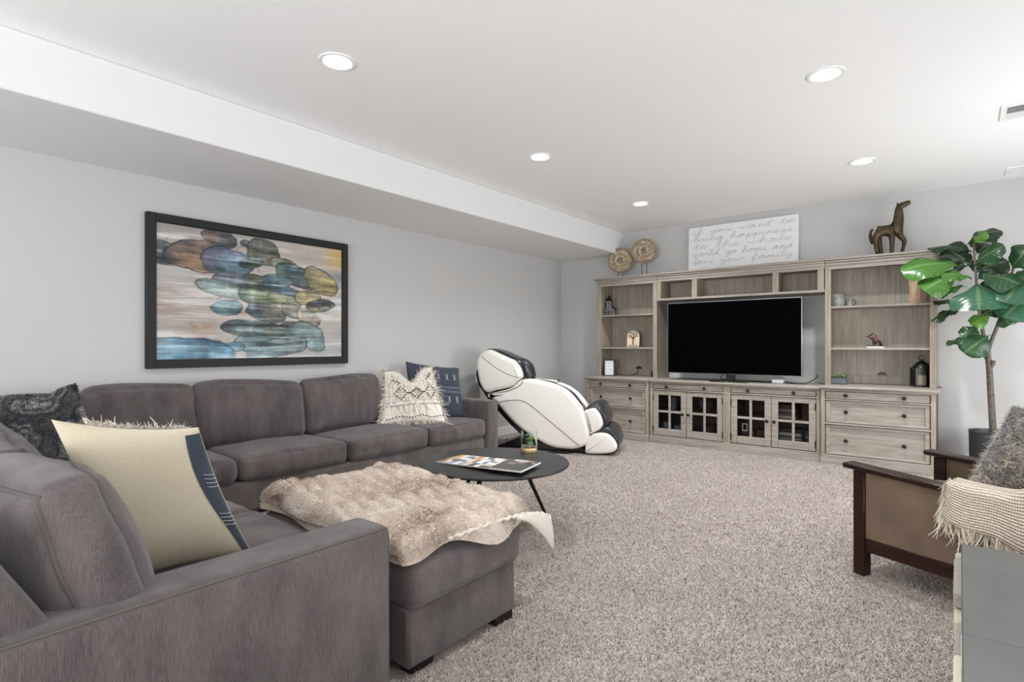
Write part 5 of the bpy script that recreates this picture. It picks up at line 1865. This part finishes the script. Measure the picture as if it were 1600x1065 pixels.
# ------------------------------------------------------------------ fiddle leaf fig
fg = thing('fiddle_leaf_fig', 'tall fiddle leaf fig tree in a dark grey pot between the console and the armchair', 'plant', (.235, 6.55, 0))
px_, py_ = .24, 6.60
MB().lathe([(.15, 0), (.155, .01), (.172, .06), (.178, .40), (.183, .405), (.183, .412), (.172, .412), (.170, .39), (.168, .36), (.002, .36)], px_, py_, 48).build('pot', plain('charcoal_pot', (58, 60, 62), .45), fg)
MB().lathe([(.167, .36), (.15, .375), (.08, .383), (.002, .385)], px_, py_, 32).build('soil', plain('dark_soil', (58, 48, 40), .95, bmp=(60, .8, .02)), fg)
M_bark = plain('fig_bark', (112, 104, 96), .8, var=(40, (78, 70, 64)), bmp=(60, .5, .006))
mb = MB()
trunk = [(.236, 6.56, .37), (.227, 6.53, .50), (.216, 6.51, .725), (.207, 6.5, .924), (.201, 6.5, 1.026), (.195, 6.5, 1.10), (.196, 6.5, 1.15)]
mb.tube(spline(trunk, 5), list(np.linspace(.027, .020, 31)), 12)
mb.tube(spline([(.196, 6.5, 1.13), (.214, 6.5, 1.208), (.265, 6.5, 1.378), (.299, 6.49, 1.518), (.328, 6.48, 1.685), (.362, 6.47, 1.85), (.39, 6.45, 1.98)], 5), list(np.linspace(.018, .008, 31)), 10)
mb.tube(spline([(.203, 6.5, 1.03), (.165, 6.5, 1.10), (.135, 6.49, 1.14), (.127, 6.48, 1.18)], 5), list(np.linspace(.014, .008, 16)), 10)
mb.tube(spline([(.198, 6.5, 1.10), (.175, 6.51, 1.22), (.153, 6.51, 1.36), (.136, 6.5, 1.50), (.122, 6.49, 1.66), (.108, 6.48, 1.88), (.098, 6.47, 2.08), (.10, 6.46, 2.17)], 5), list(np.linspace(.019, .006, 36)), 10)
mb.tube([(.204, 6.5, .98), (.23, 6.49, 1.02), (.235, 6.49, 1.05)], [.018, .016, .014], 10)
mb.build('trunk', M_bark, fg)
M_fleaf, nt, b = newmat('fig_leaf')
a_ = node(nt, 'ShaderNodeAttribute', attribute_name='Col')
nt.links.new(a_.outputs['Color'], b.inputs['Base Color'])
b.inputs['Roughness'].default_value = .27
b.inputs['Subsurface Weight'].default_value = 0.0
b.inputs['Transmission Weight'].default_value = 0.0
out = nt.nodes['Material Output']
tl = node(nt, 'ShaderNodeBsdfTranslucent')
nt.links.new(a_.outputs['Color'], tl.inputs['Color'])
ms = node(nt, 'ShaderNodeMixShader'); ms.inputs[0].default_value = .28
nt.links.new(b.outputs[0], ms.inputs[1]); nt.links.new(tl.outputs[0], ms.inputs[2])
nt.links.new(ms.outputs[0], out.inputs['Surface'])
CAMP = np.array([0, 0, 1.18])
FL = [  # base, tip, width, green, facing hint (x, y, z), droop
    ((.022, 6.45, 1.895), (-.41, 6.25, 1.925), .24, 2, (-.1, -.9, .75), .05),
    ((-.007, 6.44, 1.83), (-.250, 6.20, 1.70), .20, 2, (-.2, -1, .2), .03),
    ((.08, 6.5, 2.021), (-.223, 6.50, 2.135), .15, 0, (-.2, -.35, 1), .04),
    ((.040, 6.5, 2.08), (.255, 6.45, 2.225), .19, 0, (-.5, -.7, .7), .05),
    ((.089, 6.45, 1.889), (.270, 6.3, 2.04), .17, 1, (-.7, -.8, .3), .02),
    ((.093, 6.4, 2.086), (.165, 6.33, 2.165), .10, 3, (-.3, -1, .5), .01),
    ((.109, 6.5, 2.0), (.215, 6.6, 2.12), .20, 0, (-.1, -1, .1), .02),
    ((.126, 6.42, 1.80), (.385, 6.2, 1.72), .21, 1, (.1, -.75, .9), .03),
    ((.117, 6.42, 1.72), (.128, 6.10, 1.53), .32, 4, (0, -.75, .75), .05),
    ((.430, 6.4, 1.74), (.300, 6.15, 1.58), .25, 4, (0, -.85, .6), .04),
    ((.47, 6.4, 1.60), (.300, 6.2, 1.455), .24, 4, (0, -.95, .4), .04),
    ((.343, 6.45, 1.83), (.445, 6.35, 2.01), .20, 1, (-.3, -1, .3), .02),
    ((.104, 6.5, 1.50), (-.177, 6.45, 1.63), .11, 0, (-.1, -.35, 1), .03),
    ((.06, 6.48, 1.55), (-.212, 6.4, 1.425), .10, 0, (-.5, -.6, .6), .02),
    ((.215, 6.4, 1.455), (.08, 6.28, 1.375), .11, 3, (.2, -.9, .7), .02),
    ((.127, 6.45, 1.37), (.030, 6.35, 1.265), .13, 1, (-.3, -1, .1), .02),
    ((.093, 6.42, 1.245), (-.090, 6.3, 1.214), .09, 0, (0, -.45, 1), .02),
    ((.212, 6.42, 1.285), (.045, 6.25, 1.135), .19, 1, (.15, -1, .3), .02),
    ((.289, 6.45, 1.467), (.320, 6.35, 1.375), .12, 1, (-.2, -1, .2), .02),
    ((.055, 6.42, 1.708), (-.168, 6.35, 1.668), .09, 2, (0, -.7, .8), .03),
    ((.079, 6.4, 1.77), (-.125, 6.3, 1.845), .12, 2, (0, -.8, .7), .03),
    ((.109, 6.5, 1.86), (.345, 6.65, 1.95), .19, 0, (0, -1, .3), .02),
    ((.081, 6.55, 1.92), (-.105, 6.52, 2.10), .20, 0, (0, -1, .2), .02),
    ((.118, 6.5, 1.419), (.275, 6.55, 1.535), .12, 0, (-.2, -.8, .6), .02),
    ((.24, 6.5, 1.52), (.325, 6.6, 1.70), .17, 0, (0, -1, .1), .02),
    ((.40, 6.5, 1.83), (.475, 6.3, 1.77), .18, 1, (0, -.8, .7), .02),
    ((.109, 6.5, 1.594), (-.02, 6.58, 1.615), .13, 0, (0, -1, .4), .02),
    ((.10, 6.5, 1.72), (.26, 6.58, 1.66), .18, 0, (0, -1, .2), .02),
    ((.36, 6.47, 1.86), (.55, 6.42, 1.95), .20, 1, (0, -1, .3), .02),
    ((.11, 6.5, 1.83), (.16, 6.6, 1.98), .18, 0, (0, -1, .1), .02),
    ((.12, 6.5, 1.78), (.26, 6.56, 1.86), .17, 0, (0, -1, .2), .02),
    ((.10, 6.5, 1.90), (-.03, 6.56, 1.98), .16, 0, (0, -1, .3), .02),
    ((.11, 6.5, 1.66), (.25, 6.54, 1.60), .16, 0, (0, -1, .5), .03),
    ((.35, 6.48, 1.72), (.24, 6.56, 1.80), .15, 0, (0, -1, .3), .02)]
GREENS = [(36, 56, 41), (46, 82, 54), (68, 114, 45), (98, 142, 62), (52, 96, 72)]
for k, (b0, tp, w, gi, hint, droop) in enumerate(FL):
    b0, tp, hint = np.array(b0), np.array(tp), np.array(hint, float)
    ax_ = tp - b0
    L = np.linalg.norm(ax_); ax_ /= L
    sd_ = np.cross(ax_, hint); sd_ /= np.linalg.norm(sd_)
    nr = np.cross(sd_, ax_)
    if nr @ hint < 0: nr = -nr
    T_, S_ = np.meshgrid(np.linspace(0, 1, 33), np.linspace(-1, 1, 17), indexing='ij')
    st = .10                              # share of the petiole
    q = np.clip((T_ - st) / (1 - st), 0, 1)
    prof = np.sin(PI * q ** 1.25) ** .62 * (.62 + .5 * q) / .95
    prof = np.where(T_ < st, .02, np.maximum(prof, .015))
    half = w * .64 * prof
    vein = np.sin((q * 9 - np.abs(S_) * 1.6) * 2 * PI)
    z_ = -.22 * w * (S_ ** 2) * prof + .005 * vein * np.clip(prof, 0, 1) * np.abs(S_) + .016 * np.sin(q * 13 + k) * np.abs(S_) ** 2.5 - droop * T_ ** 2 * 1.3 + droop * np.sin(T_ * PI) * .9
    P = b0 + ax_ * (L * T_)[..., None] + sd_ * (half * S_)[..., None] + nr * z_[..., None]
    cb = np.array(lin(GREENS[gi]))
    lightv = np.array(lin((160, 182, 124)))
    fmid = np.clip(1 - np.abs(S_) / .08, 0, 1)[..., None] * .32
    flat_ = (np.clip(vein - .72, 0, 1) / .28 * .14)[..., None]
    col = cb * (1 - fmid) + lightv * fmid
    col = col * (1 - flat_) + lightv * flat_
    MB().grid(P, col=col).build('leaf', M_fleaf, fg, ang=80, colors=True)

# ------------------------------------------------------------------ framed abstract painting on the left wall
fa = thing('framed_painting', 'large black framed abstract painting of stacked river stones on the left wall', 'painting', (-4.68, 2.33, 1.01))
Y0, Y1, Z0, Z1 = 1.468, 3.19, 1.010, 2.171
XF = -4.64
w = .062
mb = MB()
mb.box(XL + .002, XF, Y0, Y0 + w, Z0, Z1, .003).box(XL + .002, XF, Y1 - w, Y1, Z0, Z1, .003)
mb.box(XL + .002, XF, Y0 + w, Y1 - w, Z0, Z0 + w, .003).box(XL + .002, XF, Y0 + w, Y1 - w, Z1 - w, Z1, .003)
mb.build('frame', plain('black_frame', (17, 18, 20), .55), fa)
mb = MB()
a0, a1, c0, c1 = Y0 + w, Y1 - w, Z0 + w, Z1 - w
for q in ((a0, a0 + .006, c0, c1), (a1 - .006, a1, c0, c1), (a0, a1, c0, c0 + .006), (a0, a1, c1 - .006, c1)):
    mb.box(XF - .03, XF - .012, q[0], q[1], q[2], q[3])
mb.build('shadow_gap', M_black, fa, smooth=False)
NXp, NYp = 330, 220
a0 += .006; a1 -= .006; c0 += .006; c1 -= .006
gu, gv = np.meshgrid(np.linspace(0, 1, NXp), np.linspace(0, 1, NYp), indexing='ij')    # v downwards


def vnoise(fx, fy, seed, octs=5, gain=.55):
    """value noise over the canvas, fx by fy cells in the first octave, roughly -1 .. 1"""
    r = np.random.default_rng(seed)
    o_ = np.zeros_like(gu)
    am = 1.0
    for k in range(octs):
        a_, b_ = max(2, int(fx * 2 ** k)) + 2, max(2, int(fy * 2 ** k)) + 2
        G_ = r.uniform(-1, 1, (a_, b_))
        x_, y_ = gu * (a_ - 2), gv * (b_ - 2)
        i, j = x_.astype(int), y_.astype(int)
        fx_, fy_ = x_ - i, y_ - j
        fx_, fy_ = fx_ * fx_ * (3 - 2 * fx_), fy_ * fy_ * (3 - 2 * fy_)
        o_ += am * ((G_[i, j] * (1 - fx_) + G_[i + 1, j] * fx_) * (1 - fy_) + (G_[i, j + 1] * (1 - fx_) + G_[i + 1, j + 1] * fx_) * fy_)
        am *= gain
    return o_ * 1.1


n1, n2, n3, n4, n5 = vnoise(4, 3, 1), vnoise(5, 8, 2), vnoise(2.5, 26, 3, 4, .7), vnoise(14, 10, 4), vnoise(40, 3, 5, 3, .6)
L_ = lambda c: np.array(lin(c))


def mixc(a, b_, f):
    f = np.clip(f, 0, 1)[..., None]
    return a * (1 - f) + b_ * f


img = np.ones(gu.shape + (3,)) * L_((188, 181, 176))
img = mixc(img, L_((150, 128, 116)), (.62 - gu * 1.3) * 1.1 * np.exp(-((gv - .55) / .3) ** 2) + .40 * n2 * (gu < .6))
img = mixc(img, L_((146, 142, 134)), (.34 - gv) * 2.0 * (1 - gu) + .3 * n1)
img = mixc(img, L_((222, 220, 220)), .55 * np.clip(n3, 0, 1) + .3 * np.clip(n1, 0, 1))
img = mixc(img, L_((206, 174, 108)), 1.0 * np.exp(-((gu - .99) / .11) ** 2 - ((gv - .07) / .16) ** 2) + .1 * n2)
img = mixc(img, L_((128, 140, 146)), .8 * np.exp(-((gu - 1.0) / .16) ** 2 - ((gv - .26) / .06) ** 2) * (1 + .6 * n3))
img = mixc(img, L_((168, 182, 188)), np.clip((gv - .72) * 2, 0, 1) * np.clip((gu - .68) * 3, 0, 1) * .9 + .12 * n1)
img = mixc(img, L_((150, 138, 132)), .5 * np.clip(n3 - .35, 0, 1) * np.exp(-((gv - .68) / .12) ** 2) * (gu < .5))
STN = [  # centre u, v, radii, turn, colours
    (.285, .055, .088, .062, 8, (104, 84, 78), (44, 60, 72)), (.42, .065, .030, .028, 10, (60, 66, 72), (40, 50, 58)),
    (.03, .22, .075, .085, 10, (96, 112, 116), (66, 76, 80)), (.205, .215, .165, .115, 0, (146, 108, 72), (52, 76, 92)),
    (.33, .235, .13, .105, 6, (104, 106, 134), (108, 136, 150)), (.52, .12, .095, .095, 14, (66, 68, 70), (104, 104, 88)),
    (.455, .215, .06, .05, -10, (128, 146, 112), (64, 76, 84)), (.64, .205, .08, .055, 8, (92, 114, 112), (126, 132, 110)),
    (.72, .285, .135, .085, 12, (92, 126, 122), (60, 74, 84)), (.87, .31, .115, .10, 24, (178, 156, 92), (150, 142, 108)),
    (.345, .385, .085, .065, 0, (54, 52, 60), (112, 118, 134)), (.475, .36, .062, .045, 0, (100, 130, 136), (86, 92, 70)),
    (.30, .455, .12, .06, 10, (128, 160, 164), (160, 172, 170)), (.60, .345, .075, .05, 4, (124, 152, 150), (86, 112, 124)),
    (.63, .42, .11, .040, 8, (58, 66, 88), (92, 110, 124)), (.495, .49, .105, .072, 4, (78, 108, 112), (124, 134, 102)),
    (.64, .51, .09, .055, 10, (122, 132, 106), (150, 154, 122)), (.78, .47, .08, .06, 0, (178, 168, 132), (160, 150, 112)),
    (.86, .53, .085, .055, -6, (140, 132, 86), (54, 56, 58)), (.33, .60, .075, .055, 0, (116, 152, 156), (88, 120, 124)),
    (.535, .62, .105, .068, 12, (86, 80, 62), (62, 84, 94)), (.68, .59, .07, .06, 20, (94, 88, 84), (120, 112, 104)),
    (.78, .65, .082, .062, 24, (164, 146, 128), (136, 132, 130)), (.665, .72, .048, .034, 0, (76, 84, 92), (110, 116, 120)),
    (.43, .755, .12, .065, 0, (98, 118, 122), (78, 96, 102)), (.58, .775, .115, .060, 4, (104, 126, 126), (84, 92, 72)),
    (.57, .80, .06, .05, -6, (104, 106, 80), (92, 116, 122)), (.78, .80, .105, .095, 20, (138, 162, 162), (106, 132, 138)),
    (.46, .88, .10, .072, 4, (106, 132, 140), (130, 154, 160)), (.64, .90, .12, .075, -8, (126, 150, 154), (150, 168, 172)),
    (.82, .895, .06, .055, 6, (140, 166, 170), (116, 140, 146)), (.36, .91, .055, .035, 0, (88, 122, 142), (104, 140, 160)),
    (.13, .945, .21, .10, 2, (92, 146, 172), (60, 104, 134)), (.50, .985, .085, .04, 4, (130, 156, 164), (150, 170, 176))]
asp = (a1 - a0) / (c1 - c0)
for i, (u, v, ru, rv, an, ca, cb) in enumerate(STN):
    an = R(an)
    ru, rv = ru * 1.10, rv * 1.13
    du, dv = (gu - u + .012 * n2) * asp, gv - v + .010 * n1
    x_ = (du * math.cos(an) + dv * math.sin(an)) / (ru * asp)
    y_ = (-du * math.sin(an) + dv * math.cos(an)) / rv
    d = (np.abs(x_) ** 2.2 + np.abs(y_) ** 2.2) ** (1 / 2.2) + .06 * n4
    inside = np.clip((1 - d) / .05, 0, 1)
    f = np.clip(.5 + .55 * x_ * math.cos(i * 1.7) + .55 * y_ * math.sin(i * 1.7) + .8 * n2, 0, 1)
    cc = mixc(np.ones_like(img) * L_(ca), L_(cb), f)
    cc = cc * .92 * (1 + .55 * n3[..., None] + .35 * n4[..., None] + .08 * n5[..., None]).clip(.28, 2.2)
    cc = mixc(cc, L_((206, 214, 214)), .55 * np.clip(n3 * .9 + n5 * .25 - .5, 0, 1))
    cc = mixc(cc, L_((34, 42, 50)), .75 * np.clip((d - .45) * 1.3, 0, 1) * np.clip(.35 + n2 + .4 * y_, 0, 1))
    img = mixc(img, cc, inside * (.90 + .18 * n2))
    dark = np.exp(-((d - .97) / .035) ** 2) * np.clip(.65 + .5 * np.sin(3 * x_ + i) + .7 * n4, .1, 1)
    img = mixc(img, L_((28, 32, 38)), .92 * dark)
rl = np.random.default_rng(12)
for k in range(46):        # loose ink arcs between the stones
    u, v = rl.normal(.55, .22), rl.uniform(.05, .95)
    ru, rv, an = rl.uniform(.03, .12), rl.uniform(.02, .08), rl.uniform(-.6, .6)
    du, dv = (gu - u + .02 * n2) * asp, gv - v + .015 * n1
    x_ = (du * math.cos(an) + dv * math.sin(an)) / (ru * asp)
    y_ = (-du * math.sin(an) + dv * math.cos(an)) / rv
    d = np.sqrt(x_ ** 2 + y_ ** 2)
    arc = np.exp(-((d - 1) / .035) ** 2) * np.clip(np.sin(np.arctan2(y_, x_) * 1.0 + rl.uniform(0, 6.28)) - .1, 0, 1)
    img = mixc(img, L_((40, 44, 50)), .75 * arc * np.clip(.6 + n4, 0, 1))
img = np.clip(img * (1 + .12 * n3[..., None] + .02 * n5[..., None]), 0, 1)
Pp = np.stack([np.full_like(gu, XF - .014), a0 + (a1 - a0) * gu, c1 - (c1 - c0) * gv], -1)
M_art = attr_mat('painted_canvas', .55)
MB().grid(Pp, col=img, flip=True).build('canvas', M_art, fa, smooth=False, colors=True)
MB().box(XL + .004, XF - .018, a0 - .006, a1 + .006, c0 - .006, c1 + .006).build('stretcher', M_white, fa, smooth=False)
#@@PART6@@

# ------------------------------------------------------------------ carpet pile: short tufts where the floor is near
g = np.random.default_rng(501)
N = 520000
Yc = .75 + 5.6 * g.random(N) ** 1.3
Xc = g.uniform(-3.3, .12, N)
keep = ~((Xc < -1.52) & (Yc < 1.86)) & ~((Xc > -.01) & (Yc < 2.64)) & ~((Xc < -1.44) & (Yc < 1.2)) & ((Xc > -1.9) | (Yc > 1.9))
keep &= (Xc < -1.0 + .0 * Yc) | (Yc > 1.2)
Xc, Yc = Xc[keep], Yc[keep]
N = len(Xc)
rt = np.stack([Xc, Yc, np.full(N, -.001)], 1)
D = np.tile(np.array([0, 0, 1.0]), (N, 1)) + g.normal(size=(N, 3)) * .38
D[:, 2] = np.abs(D[:, 2]) + .2
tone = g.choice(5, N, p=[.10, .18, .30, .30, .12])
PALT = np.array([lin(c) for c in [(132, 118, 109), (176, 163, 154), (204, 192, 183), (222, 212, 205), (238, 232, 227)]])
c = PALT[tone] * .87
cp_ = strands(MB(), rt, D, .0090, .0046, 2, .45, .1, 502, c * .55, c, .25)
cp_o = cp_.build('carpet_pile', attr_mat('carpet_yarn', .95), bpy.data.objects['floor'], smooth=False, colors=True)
tag(cp_o, kind='stuff')
